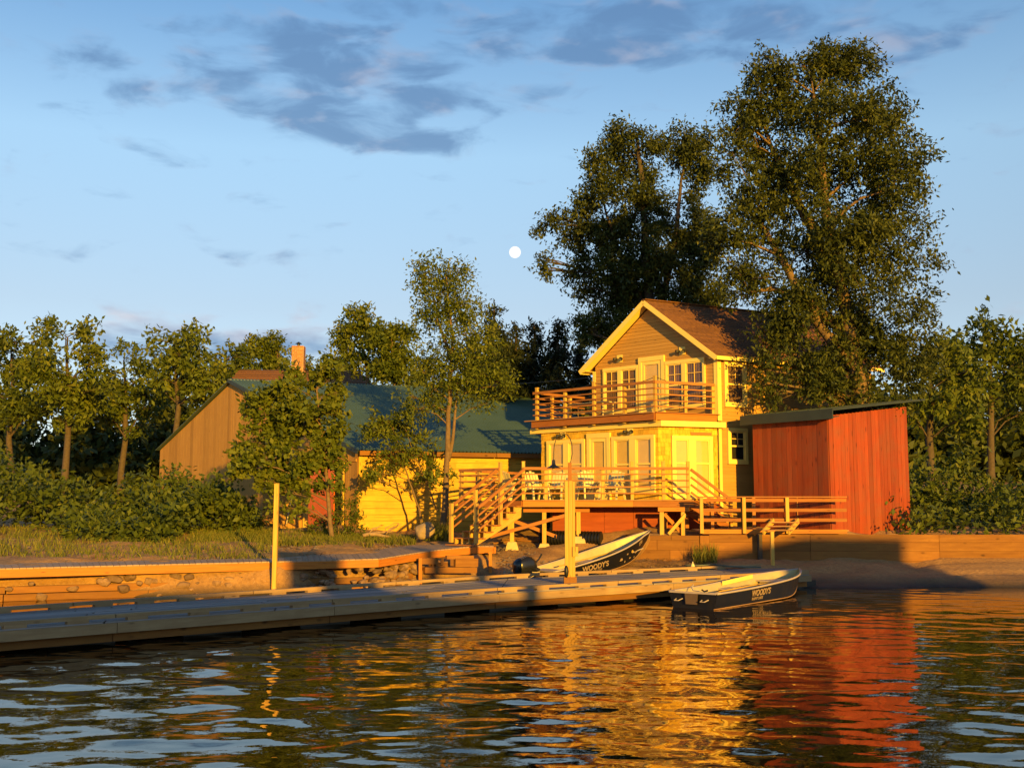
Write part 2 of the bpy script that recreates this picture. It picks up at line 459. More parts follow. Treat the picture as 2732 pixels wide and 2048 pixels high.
class MB:
    def __init__(self):
        self.v, self.f, self.uv, self.mi = [], [], [], []

    def face(self, pts, uv=None, mi=0):
        b = len(self.v)
        self.v += [tuple(p) for p in pts]
        self.f.append(tuple(range(b, b + len(pts))))
        if uv is None:
            uv = [(p[0] + p[1], p[2]) for p in pts]
        self.uv.append(uv)
        self.mi.append(mi)

    def beam(self, p0, p1, w, h, up=Z, mi=0):
        """rectangular bar from p0 to p1; w across, h along up"""
        p0, p1 = Vector(p0), Vector(p1)
        a = p1 - p0
        ln = a.length
        a = a.normalized()
        s = a.cross(up)
        if s.length < 1e-5:
            s = a.cross(Vector((0, 1, 0)))
        s.normalize()
        u = s.cross(a).normalized()
        s *= w / 2; u *= h / 2
        c = [p0 - s - u, p0 + s - u, p0 + s + u, p0 - s + u, p1 - s - u, p1 + s - u, p1 + s + u, p1 - s + u]
        r, q = RND.random() * 9, RND.random() * 9
        for k, (i, j, wd) in enumerate(((0, 1, w), (1, 2, h), (2, 3, w), (3, 0, h))):
            self.face([c[j], c[i], c[i + 4], c[j + 4]], [(r, q + wd), (r, q), (r + ln, q), (r + ln, q + wd)], mi)
            q += wd
        self.face([c[0], c[1], c[2], c[3]], [(r, q), (r, q + w), (r + h, q + w), (r + h, q)], mi)
        self.face([c[5], c[4], c[7], c[6]], [(r, q), (r, q + w), (r + h, q + w), (r + h, q)], mi)
        return self

    def box(self, c, sx, sy, sz, rz=0.0, mi=0):
        d = Vector((math.cos(rz), math.sin(rz), 0)) * sx / 2
        c = Vector(c)
        return self.beam(c - d, c + d, sy, sz, Z, mi)

    def prism(self, poly, ext, mi=0, axis=None):
        """polygon (list of Vector) swept by ext; uv along axis"""
        poly = [Vector(p) for p in poly]
        ext = Vector(ext)
        ax = Vector(axis).normalized() if axis is not None else (poly[1] - poly[0]).normalized()
        nrm = Vector((0, 0, 0))
        for i in range(len(poly)):
            a, b = poly[i], poly[(i + 1) % len(poly)]
            nrm += a.cross(b)
        if nrm.dot(ext) > 0:
            poly = poly[::-1]
        ot = nrm.normalized().cross(ax)
        r, q = RND.random() * 9, RND.random() * 9
        uvp = [(p.dot(ax) + r, p.dot(ot) + q) for p in poly]
        self.face(poly, uvp, mi)
        top = [p + ext for p in poly]
        self.face(top[::-1], uvp[::-1], mi)
        el = ext.length
        for i in range(len(poly)):
            j = (i + 1) % len(poly)
            self.face([poly[j], poly[i], top[i], top[j]],
                      [(uvp[j][0], uvp[j][1]), (uvp[i][0], uvp[i][1]), (uvp[i][0], uvp[i][1] + el), (uvp[j][0], uvp[j][1] + el)], mi)
        return self

    def tube(self, pts, rad, n=8, cap=True, mi=0):
        pts = [Vector(p) for p in pts]
        if not hasattr(rad, '__len__'): rad = [rad] * len(pts)
        rings, ln = [], 0.0
        ref = Vector((0.31, 0.17, 0.93))
        for i, p in enumerate(pts):
            d = (pts[min(i + 1, len(pts) - 1)] - pts[max(i - 1, 0)]).normalized()
            s = d.cross(ref)
            if s.length < .05: s = d.cross(Vector((1, 0, 0)))
            s.normalize(); u = s.cross(d)
            if i: ln += (p - pts[i - 1]).length
            rings.append(([p + (s * math.cos(t) + u * math.sin(t)) * rad[i] for t in (2 * math.pi * k / n for k in range(n))], ln))
        for i in range(len(rings) - 1):
            (a, la), (b, lb) = rings[i], rings[i + 1]
            for k in range(n):
                k2 = (k + 1) % n
                w = 6.28 * rad[i] / n
                self.face([a[k2], a[k], b[k], b[k2]], [(la, (k + 1) * w), (la, k * w), (lb, k * w), (lb, (k + 1) * w)], mi)
        if cap:
            self.face(rings[0][0], None, mi)
            self.face(rings[-1][0][::-1], None, mi)
        return self

    def lathe(self, c, prof, n=16, mi=0, axis=Z):
        c = Vector(c); axis = Vector(axis).normalized()
        s = axis.orthogonal().normalized(); u = axis.cross(s)
        rings = [[c + axis * z + (s * math.cos(2 * math.pi * k / n) + u * math.sin(2 * math.pi * k / n)) * r for k in range(n)] for r, z in prof]
        for a, b in zip(rings, rings[1:]):
            for k in range(n):
                k2 = (k + 1) % n
                self.face([a[k], a[k2], b[k2], b[k]], None, mi)
        self.face(rings[0][::-1], None, mi); self.face(rings[-1], None, mi)
        return self

    def build(self, name, mat, parent=None, smooth=False, label=None, kind=None, weld=False):
        me = bpy.data.meshes.new(name)
        off = root_of(parent) if parent is not None else Vector((0, 0, 0))
        vv = [(x - off.x, y - off.y, z - off.z) for x, y, z in self.v]
        me.from_pydata(vv, [], self.f)
        ul = me.uv_layers.new(name='uv')
        fl = [c for face in self.uv for p in face for c in p]
        ul.data.foreach_set('uv', fl)
        mats = mat if isinstance(mat, (list, tuple)) else [mat]
        for m in mats: me.materials.append(m)
        if len(mats) > 1: me.polygons.foreach_set('material_index', self.mi)
        if smooth or weld:
            import bmesh
            bm = bmesh.new(); bm.from_mesh(me)
            bmesh.ops.remove_doubles(bm, verts=bm.verts, dist=1e-4)
            bm.to_mesh(me); bm.free()
        if smooth: me.polygons.foreach_set('use_smooth', [True] * len(me.polygons))
        me.update()
        o = bpy.data.objects.new(name, me)
        COL.objects.link(o)
        if parent is not None: o.parent = parent
        if label: o['label'] = label
        if kind: o['kind'] = kind
        return o


def part(name, mat, parent, fn, **k):
    m = MB(); fn(m)
    return m.build(name, mat, parent, **k)


def bm_beam(name, mat, parent, p0, p1, w, h, up=Z, **k):
    return MB().beam(p0, p1, w, h, up).build(name, mat, parent, **k)


def copy_tree(o, parent=None):
    c = o.copy(); COL.objects.link(c)
    if parent is not None: c.parent = parent
    for ch in list(o.children): copy_tree(ch, c)
    return c


def raw_mesh(name, v, f, mat, parent=None, smooth=False, tint=None, kind=None):
    """v (n,3), f (m,k) numpy arrays"""
    off = root_of(parent) if parent is not None else Vector((0, 0, 0))
    v = np.asarray(v, dtype=np.float64) - np.array(off)
    me = bpy.data.meshes.new(name)
    n, (m, k) = len(v), f.shape
    me.vertices.add(n); me.vertices.foreach_set('co', v.astype(np.float32).ravel())
    me.loops.add(m * k); me.loops.foreach_set('vertex_index', f.astype(np.int32).ravel())
    me.polygons.add(m)
    me.polygons.foreach_set('loop_start', np.arange(0, m * k, k, dtype=np.int32))
    if smooth: me.polygons.foreach_set('use_smooth', np.ones(m, dtype=bool))
    if tint is not None:
        a = me.attributes.new('tint', 'FLOAT', 'FACE'); a.data.foreach_set('value', tint.astype(np.float32))
    me.materials.append(mat)
    me.update(calc_edges=True); me.validate()
    o = bpy.data.objects.new(name, me); COL.objects.link(o)
    if parent is not None: o.parent = parent
    if kind: o['kind'] = kind
    return o

# ------------------------------------------------------------------ ground, water, moon
def smooth(x):
    x = np.clip(x, 0, 1)
    return x * x * (3 - 2 * x)


def ground_z(X, Y):
    X = np.asarray(X, float); Y = np.asarray(Y, float)
    xx_ = np.minimum(X, -.3) + 6
    yb = np.maximum(24.0, 27.75 + np.where(xx_ > 0, xx_ * .84, xx_ * .31))
    t = Y - yb
    zl = -.5 + 1.12 * np.clip((t + .05) / .8, 0, 1) + np.clip(t, 0, 14) * .052
    zr = np.where(Y < 35, (Y - 30.0) * .172, .86 + (Y - 35) * .17)
    zr = np.where(Y > 38, 1.37 + (Y - 38) * .03, zr)
    zr = np.maximum(zr, -.8)
    mound = smooth((Y - 34.3) / 1.1) * smooth((X - 1.5) / .8) * smooth((38.5 - Y) / 1.5)
    zr = np.maximum(zr, zr * (1 - mound) + 1.4 * mound)
    behind = smooth((Y - 33.62) / .2) * smooth((X - 3.5) / .3)
    zr = np.maximum(zr, zr * (1 - behind) + np.maximum(zr, 1.29) * behind)
    k = smooth((X + 1.1) / .9)
    z = zl * (1 - k) + zr * k
    z = np.where(Y > 45, z + np.clip(Y - 45, 0, 60) * .03, z)
    return z


def gz(x, y):
    return float(ground_z(x, y))


def grid_mesh(name, xs, ys, zf, mat, smooth_=True, kind='structure'):
    X, Y = np.meshgrid(xs, ys)
    Zv = zf(X, Y)
    v = np.stack([X.ravel(), Y.ravel(), Zv.ravel()], 1)
    nx, ny = len(xs), len(ys)
    i = np.arange(ny - 1)[:, None] * nx + np.arange(nx - 1)[None, :]
    f = np.stack([i, i + 1, i + nx + 1, i + nx], -1).reshape(-1, 4)
    return raw_mesh(name, v, f, mat, smooth=smooth_, kind=kind)


def hills(X, Y):
    z = ground_z(X, Y)
    r = np.random.default_rng(3)
    for lam in (3.1, 1.4, .7, .33):
        for _ in range(4):
            a = r.uniform(0, 6.28)
            z = z + .011 * lam * np.sin((X * math.cos(a) + Y * math.sin(a)) * 6.28 / lam + r.uniform(0, 6.28))
    return z


gx = np.concatenate([[-900, -400, -200, -100, -60, -40, -28, -20, -16], np.arange(-13, 13.01, .13), [16, 20, 28, 40, 60, 100, 200, 400, 900]])
gy = np.concatenate([np.arange(22.5, 44, .13), [46, 50, 56, 64, 75, 90, 120, 180, 300, 600, 1500]])
ground = grid_mesh('ground', gx, gy, hills, M['sand'])


def waves(X, Y):
    r = np.random.default_rng(21)
    z = np.zeros_like(X)
    n = 80
    for i in range(n):
        lam = math.exp(r.uniform(math.log(.22), math.log(2.0)))
        a = math.pi / 2 + r.normal(0, .6)
        sl = .0066 * (.8 if lam > 1.1 else 1.0)
        z += sl * lam / 6.283 * np.sin((X * math.cos(a) + Y * math.sin(a)) * 6.283 / lam + r.uniform(0, 6.283))
    m = np.clip((12.4 - np.abs(X)) / .6, 0, 1) * np.clip((Y - 7.6) / .8, 0, 1) * np.clip((30.6 - Y) / .6, 0, 1)
    calm = 1 - .45 * np.clip((Y - 19) / 4, 0, 1)
    return z * m * calm


wx = np.concatenate([[-1500, -600, -250, -100, -50, -25, -16], np.arange(-12.5, 12.51, .06), [16, 25, 50, 100, 250, 600, 1500]])
wy = np.concatenate([[-1500, -600, -250, -100, -40, -15, 0], np.arange(7.5, 20, .045), np.arange(20, 31, .07), [33, 36, 42]])
water = grid_mesh('water', wx, wy, waves, M['water'])

mc = P(1374, 673, 2400)
moon = MB()
moon.lathe(mc - Z * 0, [(13.2 * math.sin(math.pi * k / 24) + 1e-3, -13.2 * math.cos(math.pi * k / 24)) for k in range(25)], 48)
mo = moon.build('moon', M['moon'], smooth=True)
tag(mo, 'bright white moon hanging in the clear sky above the trees', 'moon')

# ------------------------------------------------------------------ stones
def stone_mesh(seed):
    import bmesh
    bm = bmesh.new()
    bmesh.ops.create_icosphere(bm, subdivisions=2, radius=1.0)
    r = np.random.default_rng(seed)
    ds = [(Vector(r.normal(size=3)).normalized(), r.uniform(.55, .9)) for _ in range(9)]
    for v in bm.verts:
        for d, k in ds:
            e = v.co.dot(d) - k
            if e > 0: v.co -= d * e
        v.co *= r.uniform(.96, 1.04)
    me = bpy.data.meshes.new('stone')
    bm.to_mesh(me); bm.free()
    return me


STONES = [stone_mesh(s) for s in range(6)]


def put_stone(name, mat, loc, size, parent=None, rnd=RND):
    me = rnd.choice(STONES)
    if not me.materials: me.materials.append(mat)
    o = bpy.data.objects.new(name, me)
    COL.objects.link(o)
    off = root_of(parent) if parent is not None else Vector((0, 0, 0))
    if parent is not None: o.parent = parent
    o.location = Vector(loc) - off
    o.scale = size
    o.rotation_euler = (rnd.uniform(-.3, .3), rnd.uniform(-.3, .3), rnd.uniform(0, 6.28))
    return o

# ------------------------------------------------------------------ floating dock
F0, F1, F2 = Vector((-9.5, 15.2, 0)), Vector((-.3, 23.5, 0)), Vector((8.0, 29.6, 0))
B0, B1, B2 = Vector((-10.7, 17.5, 0)), Vector((-.1, 28.0, 0)), Vector((8.0, 33.0, 0))
DZ = .385
dock = thing('dock', 'long grey weathered floating dock with raised kerb rails crossing the water', 'dock', (-.3, 24, 0))


def dock_section(fa, fb, ba, bb, npiece, rows):
    def pt(u, v):
        return fa.lerp(fb, u).lerp(ba.lerp(bb, u), v)
    for r in range(rows):
        v0, v1 = (r + .03) / rows, (r + .97) / rows
        st = RND.uniform(0, .6)
        cuts = [0.0] + [min(1, (k + st) / npiece) for k in range(1, npiece)] + [1.0]
        for a, b in zip(cuts, cuts[1:]):
            if b - a < .01: continue
            g = .0012
            dz = RND.uniform(-.004, .004)
            pl = [pt(a + g, v0), pt(b - g, v0), pt(b - g, v1), pt(a + g, v1)]
            pl = [p + Z * (DZ - .04 + dz) for p in pl]
            m = MB().prism(pl, Z * .04, axis=(fb - fa))
            m.build('plank', M['dock'], dock)
    for (a, b, sg) in ((fa, fb, -1), (ba, bb, 1)):
        d = (b - a); ln = d.length; d = d.normalized()
        out = Vector((d.y, -d.x, 0)) * (.03 if sg < 0 else -.03)
        n = max(1, int(round(ln / 4.2)))
        for k in range(n):                                              # side beams
            p, q = a + d * (ln * k / n + .006), a + d * (ln * (k + 1) / n - .006)
            bm_beam('side_beam', M['dockrail'], dock, p + out + Z * .285, q + out + Z * .285, .07, .16)
            bm_beam('skirt_board', M['timber'], dock, p - out * 4 + Z * .12, q - out * 4 + Z * .12, .05, .13)
        inn = Vector((d.y, -d.x, 0)) * (-.07 if sg < 0 else .07)
        k, step = .35, .95
        while k < ln:
            c = a + d * k + inn + Z * (DZ + .025)
            bm_beam('rail_block', M['dockrail'], dock, c - d * .17, c + d * .17, .12, .05)
            k += step * RND.uniform(.85, 1.25)
        n = max(1, int(round(ln / 3.6)))
        for k in range(n):
            p, q = a + d * (ln * k / n + .01), a + d * (ln * (k + 1) / n - .01)
            bm_beam('kerb_rail', M['dockrail'], dock, p + inn + Z * (DZ + .08), q + inn + Z * (DZ + .08), .12, .06)
    # floats under the deck
    n = int((fb - fa).length / 1.9)
    for k in range(n):
        u = (k + .5) / n
        c = pt(u, .5); w = (pt(u, 1) - pt(u, 0)).length
        d = (fb - fa).normalized()
        bm_beam('float_drum', M['rubber'], dock, c - d * .55 + Z * .02, c + d * .55 + Z * .02, w * .66, .36)


dock_section(F0, F1, B0, B1, 4, 13)
dock_section(F1, F2, B1, B2, 3, 13)

# metal cleats on the dock
for (px, py) in ((1430, 1531), (1792, 1507)):
    c = PZ(px, py, DZ)
    cl = thing('cleat', 'dull metal tie plate lying on the grey dock beside the ' + ('beached boat' if px < 1500 else 'water hose'), 'cleat', c)
    d = (F2 - F1).normalized()
    part('base_plate', M['alu'], cl, lambda m: m.beam(c - d * .16 + Z * .012, c + d * .16 + Z * .012, .12, .02))
    part('horn', M['alu'], cl, lambda m: m.tube([c - d * .13 + Z * .06, c - d * .04 + Z * .05, c + d * .04 + Z * .05, c + d * .13 + Z * .06], .014, 6))

# ------------------------------------------------------------------ lamp post on the dock
LY = 26.1
lb = P(1521, 1548, LY); lb.z = DZ
lp = thing('lamp_post', 'tall yellow board post on the dock carrying a hooked black lamp', 'lamp post', lb)
zt, zt2 = ZP(1283, LY), ZP(1233, LY)
for i, (dx, w, ztop, dy) in enumerate(((-.078, .085, zt - .0, 0), (.012, .085, zt + .005, -.012), (.088, .06, zt - .015, .01))):
    bm_beam('board', M['lamppost'], lp, (lb.x + dx, lb.y + dy, DZ + .003), (lb.x + dx + .004 * i, lb.y + dy, ztop), w, .19, Vector((0, 1, 0)))
xs = P(1521, 1260, LY).x
bm_beam('top_post', M['fascia'], lp, (xs, lb.y + .135, zt - .6), (xs, lb.y + .135, zt2), .085, .07, Vector((0, 1, 0)))
cbk = P(1535, 1470, LY - .13)
bm_beam('cleat_block', M['lamppost'], lp, (cbk.x, cbk.y, ZP(1483, LY)), (cbk.x, cbk.y, ZP(1457, LY)), .13, .06, Vector((0, 1, 0)))
bm_beam('collar', M['timber'], lp, (lb.x, lb.y - .02, DZ + .002), (lb.x, lb.y - .02, DZ + .17), .3, .26, Vector((0, 1, 0)))
rc = P(1511, 1524, LY - .14)
part('roller', M['rubber'], lp, lambda m: m.lathe(rc - Z * .14, [(.02, 0), (.045, .05), (.055, .14), (.045, .23), (.02, .28)], 12), smooth=True)
arm = [(1521, 1236), (1527, 1210), (1525.5, 1183), (1521, 1170), (1514, 1160), (1504, 1155), (1492, 1159), (1484, 1170), (1479.5, 1185), (1477.5, 1202), (1477, 1226)]
part('arm', M['iron'], lp, lambda m: m.tube([P(x, y, lb.y + .13) for x, y in arm], .011, 6))
lc = P(1477, 1226, lb.y + .13)
prof = [(.03, 0), (.04, -.03), (.042, -.1), (.06, -.13), (.11, -.16), (.165, -.19), (.17, -.2), (.15, -.195), (.03, -.15)]
part('lamp_shade', M['black'], lp, lambda m: m.lathe(lc, prof, 20), smooth=True)
part('bulb', M['blind'], lp, lambda m: m.lathe(lc - Z * .2, [(.005, -.05), (.03, -.03), (.035, .0), (.02, .04)], 10), smooth=True)

# ------------------------------------------------------------------ walkway on the bank
fr = [PZ(-420, 1526, .76), PZ(744, 1496.5, .79), PZ(1010, 1489.5, .82), PZ(1146, 1468, .92), PZ(1270, 1455.5, 1.0), PZ(1318, 1456, 1.0)]
bk = [PZ(-420, 1512, .76), PZ(742, 1487.5, .79), PZ(985, 1467.5, .83), PZ(1100, 1454, .95), PZ(1205, 1450, 1.0), PZ(1316, 1451.5, 1.0)]
walk = thing('walkway', 'low wooden walkway rising along the sandy bank to the foot of the stairs', 'walkway', fr[3])
for i in range(5):
    n = max(2, int(round((fr[i + 1] - fr[i]).length / .15)))
    for k in range(n):
        a, b = (k + .03) / n, (k + .97) / n
        pl = [fr[i].lerp(fr[i + 1], a), fr[i].lerp(fr[i + 1], b), bk[i].lerp(bk[i + 1], b), bk[i].lerp(bk[i + 1], a)]
        pl = [p - Z * .035 for p in pl]
        MB().prism(pl, Z * (.035 + RND.uniform(-.003, .003)), axis=(bk[i] - fr[i])).build('plank', M['walk'], walk)
    d = (fr[i + 1] - fr[i]).normalized()
    o = Vector((d.y, -d.x, 0)).normalized() * .02
    bm_beam('edge_beam', M['walkbeam'], walk, fr[i] + o - Z * .125 + d * .004, fr[i + 1] + o - Z * .125 - d * .004, .05, .19)
bm_beam('edge_beam', M['walkbeam'], walk, fr[5] + Vector((.03, .03, -.125)), bk[5] + Vector((.03, 0, -.125)), .05, .19)
for (px, py, zz) in ((1308, 1472, 1.0), (1120, 1490, .9), (880, 1505, .8), (756, 1505, .79)):
    c = PZ(px, py, zz - .15)
    c.y += .25
    bm_beam('leg', M['walkbeam'], walk, (c.x, c.y, .05), (c.x, c.y, zz - .14), .09, .09, Vector((0, 1, 0)))

# rubble and timber crib under the walkway
crib = thing('rock_crib', 'bank of loose stones and stacked timbers under the walkway edge', 'rock bank', (-3, 29, 0))
for k in range(210):
    u = RND.random() * 3.98
    i = int(u); p = fr[i].lerp(fr[i + 1], u - i)
    lv = RND.random()
    s = RND.uniform(.07, .15)
    put_stone('stone', M['stone'], (p.x + RND.uniform(-.1, .1), p.y + .25 - lv * .02 - .5 * (1 - lv), -.02 + lv * (p.z - .26)), (s * RND.uniform(1, 1.6), s, s * RND.uniform(.6, 1)), crib)
for (x0, x1, y, w, h) in ((1120, 1166, 1496, .16, .17), (1160, 1196, 1505, .14, .12), (1212, 1272, 1500, .16, .24), (1130, 1268, 1520, .2, .16), (1190, 1262, 1486, .1, .1)):
    a = P(x0, y, 28.2 + (x0 - 740) * .0068); b = P(x1, y, 28.2 + (x1 - 740) * .0068)
    bm_beam('timber', M['timber'], crib, a, b, w, h)
for i_ in range(3):
    L_ = (fr[i_ + 1] - fr[i_]).length
    n_ = max(1, int(L_ / 2.6))
    for k in range(n_):
        for zz, oo in ((.08, .0), (.25, .1)):
            a = fr[i_].lerp(fr[i_ + 1], (k + .004) / n_); b = fr[i_].lerp(fr[i_ + 1], (k + .996) / n_)
            a.y += .08 + oo + RND.uniform(-.03, .03); b.y += .08 + oo
            a.z = b.z = zz
            bm_beam('timber', M['timber'], crib, a, b, .16, .155)
for (px, py) in ((1148, 1500), (1154, 1503), (1180, 1497), (1206, 1500)):
    a = P(px, py + 9, 31); b = P(px, py - 9, 31)
    bm_beam('timber', M['timber'], crib, a, b, .06, .09)

# yellow end post of the walkway at the far left
pb = Vector((XP(733, 27.9, .8), 27.9, .05))
ep = thing('mooring_post', 'square yellow wooden post standing at the left end of the walkway', 'post', pb)
part('shaft', M['post'], ep, lambda m: m.beam(pb, (pb.x + .01, pb.y, ZP(1291, 27.9)), .11, .11, Vector((0, 1, 0))))
bt = ZP(1291, 27.9)
part('post_cap', M['post'], ep, lambda m: m.beam((pb.x + .01, pb.y, bt + .002), (pb.x + .01, pb.y, bt + .02), .125, .125, Vector((0, 1, 0))))

# ------------------------------------------------------------------ the house
fv, sv = Vector((-.709, .705, 0)).normalized(), Vector((.883, .469, 0)).normalized()
nf, nsd = Vector((-.705, -.709, 0)).normalized(), Vector((.469, -.883, 0)).normalized()
R0, C0 = Vector((7.02, 36.9, 0)), Vector((4.86, 36.1, 0))
cv = (R0 - C0).normalized(); ncv = Vector((cv.y, -cv.x, 0))
CLEN = (R0 - C0).length
UW, LW, HD = 5.54, 5.31, 7.2
UL, L0 = R0 + fv * UW, C0 + fv * LW
bd = Vector((.709, .705, 0)).normalized()
FLOOR, BALZ = 2.36, 5.25
house = thing('lakeside_house', 'tall narrow lakeside house with tan clapboard gable, brown roof and shingled ground floor', 'house', C0 + Z * FLOOR)

low = [L0, C0, R0, R0 + sv * HD, R0 + sv * HD + fv * 4, L0 + bd * 4]
part('wall_core', M['dark'], house, lambda m: m.prism([p + Z * 1.0 for p in low], Z * 3.95))
up = [R0, UL, UL + sv * HD, R0 + sv * HD]
part('wall_core', M['dark'], house, lambda m: m.prism([p + Z * 4.95 for p in up], Z * 2.3))
mid = R0 + fv * UW / 2
part('wall_core', M['dark'], house, lambda m: m.prism([R0 + Z * 7.25, UL + Z * 7.25, mid + Z * 9.3], sv * HD))

RIDGE, EAVE = 9.56, 7.26
SLP = (RIDGE - EAVE) / 3.07


def clap(org, u, n, a0, a1, z0, z1, step=.126, gable=False):
    z = z0
    while z < z1 - .02:
        zt_ = min(z + step, z1)
        b0, b1, t0, t1 = a0, a1, a0, a1
        if gable:
            def lim(zz):
                h = (RIDGE - .17 - zz) / SLP
                return max(a0, UW / 2 - h), min(a1, UW / 2 + h)
            b0, b1 = lim(z); t0, t1 = lim(zt_)
            if b1 - b0 < .1: break
            if t1 < t0: t0 = t1 = (b0 + b1) / 2
        m = MB()
        pts = [org + u * b0 + Z * z, org + u * b1 + Z * z, org + u * t1 + Z * zt_, org + u * t0 + Z * zt_]
        o = [n * .03, n * .03, n * .014, n * .014]
        q = [p + k for p, k in zip(pts, o)]
        r = RND.random() * 9
        uv = [(r + b0, 0), (r + b1, 0), (r + t1, .13), (r + t0, .13)]
        m.face(q, uv); m.face([pts[1], pts[0], q[0], q[1]][::-1], [(r + b1, 0), (r + b0, 0), (r + b0, .03), (r + b1, .03)])
        m.face([pts[0], pts[3], q[3], q[0]][::-1]); m.face([pts[1], q[1], q[2], pts[2]][::-1]); m.face([pts[3], pts[2], q[2], q[3]][::-1])
        m.build('clapboard', M['clap'], house)
        z = zt_


clap(R0, fv, nf, .1, UW - .1, BALZ - .02, RIDGE - .2, gable=True)
clap(R0, sv, nsd, .1, HD, 1.1, 7.12)
# corner boards
for (p, u, n, a, b, z0, z1) in ((R0, fv, nf, -.045, .12, 5.25, 7.15), (R0, sv, nsd, -.045, .13, 5.06, 7.12), (R0, sv, nsd, -.02, .1, 1.1, 4.8), (UL, -fv, nf, -.02, .11, 5.25, 7.2)):
    c = p + u * (a + b) / 2 + n * .022
    bm_beam('corner_board', M['trim'], house, c + Z * z0, c + Z * z1, b - a, .045, n)


def opening(org, u, n, a0, a1, z0, z1, tw=.1, name='window', fill='blind', muntin=False, meet=.5, head=.12, lab=None, door=False):
    """a framed opening; a0..a1 and z0..z1 are its outer trim"""
    Q = lambda a, z, d: org + u * a + n * d + Z * z
    m = MB()
    m.beam(Q(a0, z1 - head / 2, .055), Q(a1, z1 - head / 2, .055), .11, head, Z)
    m.beam(Q(a0, z0 + tw / 2, .055), Q(a1, z0 + tw / 2, .055), .11, tw, Z)
    m.beam(Q(a0 + tw / 2, z0 + tw, .052), Q(a0 + tw / 2, z1 - head, .052), tw, .1, n)
    m.beam(Q(a1 - tw / 2, z0 + tw, .052), Q(a1 - tw / 2, z1 - head, .052), tw, .1, n)
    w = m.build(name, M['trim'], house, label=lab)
    i0, i1, j0, j1 = a0 + tw, a1 - tw, z0 + tw, z1 - head
    s = .13 if door else .045
    m = MB()
    for (p, q, wd) in ((Q(i0, j1 - s / 2, .062), Q(i1, j1 - s / 2, .062), s), (Q(i0, j0 + s / 2, .062), Q(i1, j0 + s / 2, .062), s * (2.2 if door else 1))):
        m.beam(p, q, .036, wd, Z)
    m.beam(Q(i0 + s / 2, j0, .06), Q(i0 + s / 2, j1, .06), s, .034, n)
    m.beam(Q(i1 - s / 2, j0, .06), Q(i1 - s / 2, j1, .06), s, .034, n)
    zm = j0 + (j1 - j0) * meet
    if not door:
        m.beam(Q(i0, zm, .066), Q(i1, zm, .066), .04, .055, Z)
    m.build('sash', M['trim'], w)
    f = MB()
    if fill == 'curtain':
        k = 14
        for i in range(k):
            b0, b1 = i0 + (i1 - i0) * i / k, i0 + (i1 - i0) * (i + 1) / k
            d0, d1 = (.036, .046) if i % 2 else (.046, .036)
            f.face([Q(b0, j0, d0), Q(b1, j0, d1), Q(b1, j1, d1), Q(b0, j1, d0)])
        f.build('curtain', M['curtain'], w)
    else:
        k = max(3, int((j1 - j0) / .42))
        for i in range(k):                                   # a shade of overlapping folds
            f.face([Q(i0, j0 + (j1 - j0) * i / k, .042), Q(i1, j0 + (j1 - j0) * i / k, .042), Q(i1, j0 + (j1 - j0) * (i + 1) / k, .037), Q(i0, j0 + (j1 - j0) * (i + 1) / k, .037)])
        f.build('shade' if fill == 'blind' else 'dark_interior', M['blind'] if fill == 'blind' else M['dark'], w)
    MB().prism([Q(i0, j0, .05), Q(i1, j0, .05), Q(i1, j1, .05), Q(i0, j1, .05)], n * .004).build('pane', M['glass'], w)
    if muntin:
        zc = (zm + j1) / 2
        bm_beam('muntin', M['blind'], w, Q(i0, zc, .068), Q(i1, zc, .068), .022, .026, Z)
        bm_beam('muntin', M['blind'], w, Q((i0 + i1) / 2, zm, .0685), Q((i0 + i1) / 2, j1, .0685), .026, .022, n)
    if door:
        part('handle', M['iron'], w, lambda q: q.lathe(Q(i0 + .06, j0 + .95, .075), [(.02, 0), (.02, .04), (.035, .06), (.03, .1)], 10, axis=n))
    return (a0, a1, z0, z1)


AU = lambda px, z=6.6: along(R0, fv, px, z)
# upper storey: window pair, door, window pair
wa = [AU(1884), (AU(1884) + AU(1778)) / 2, AU(1778)]
opening(R0, fv, nf, wa[0], wa[1] + .035, 5.56, 7.28, fill='curtain', muntin=True, tw=.085)
opening(R0, fv, nf, wa[1] + .036, wa[2], 5.56, 7.28, fill='curtain', muntin=True, tw=.085)
wb = [AU(1706), (AU(1706) + AU(1613)) / 2, AU(1613)]
opening(R0, fv, nf, wb[0], wb[1] + .035, 5.56, 7.27, fill='curtain', muntin=True, tw=.085)
opening(R0, fv, nf, wb[1] + .036, wb[2], 5.56, 7.27, fill='curtain', muntin=True, tw=.085)
opening(R0, fv, nf, AU(1776), AU(1708), 5.27, 7.52, tw=.13, name='door', head=.16, door=True, lab='cream balcony door with a tall glass light')
# side wall
AS = lambda px, z: along(R0, sv, px, z)
opening(R0, sv, nsd, AS(1929, 6.3), AS(1988, 6.3), 5.55, 7.12, tw=.12, fill='curtain', muntin=True, lab='tall bright framed side window under the eaves')
opening(R0, sv, nsd, AS(1938, 4.2), AS(1991, 4.2), 3.6, 4.83, tw=.12, fill='dark', muntin=True, lab='small lower side window half in shade')
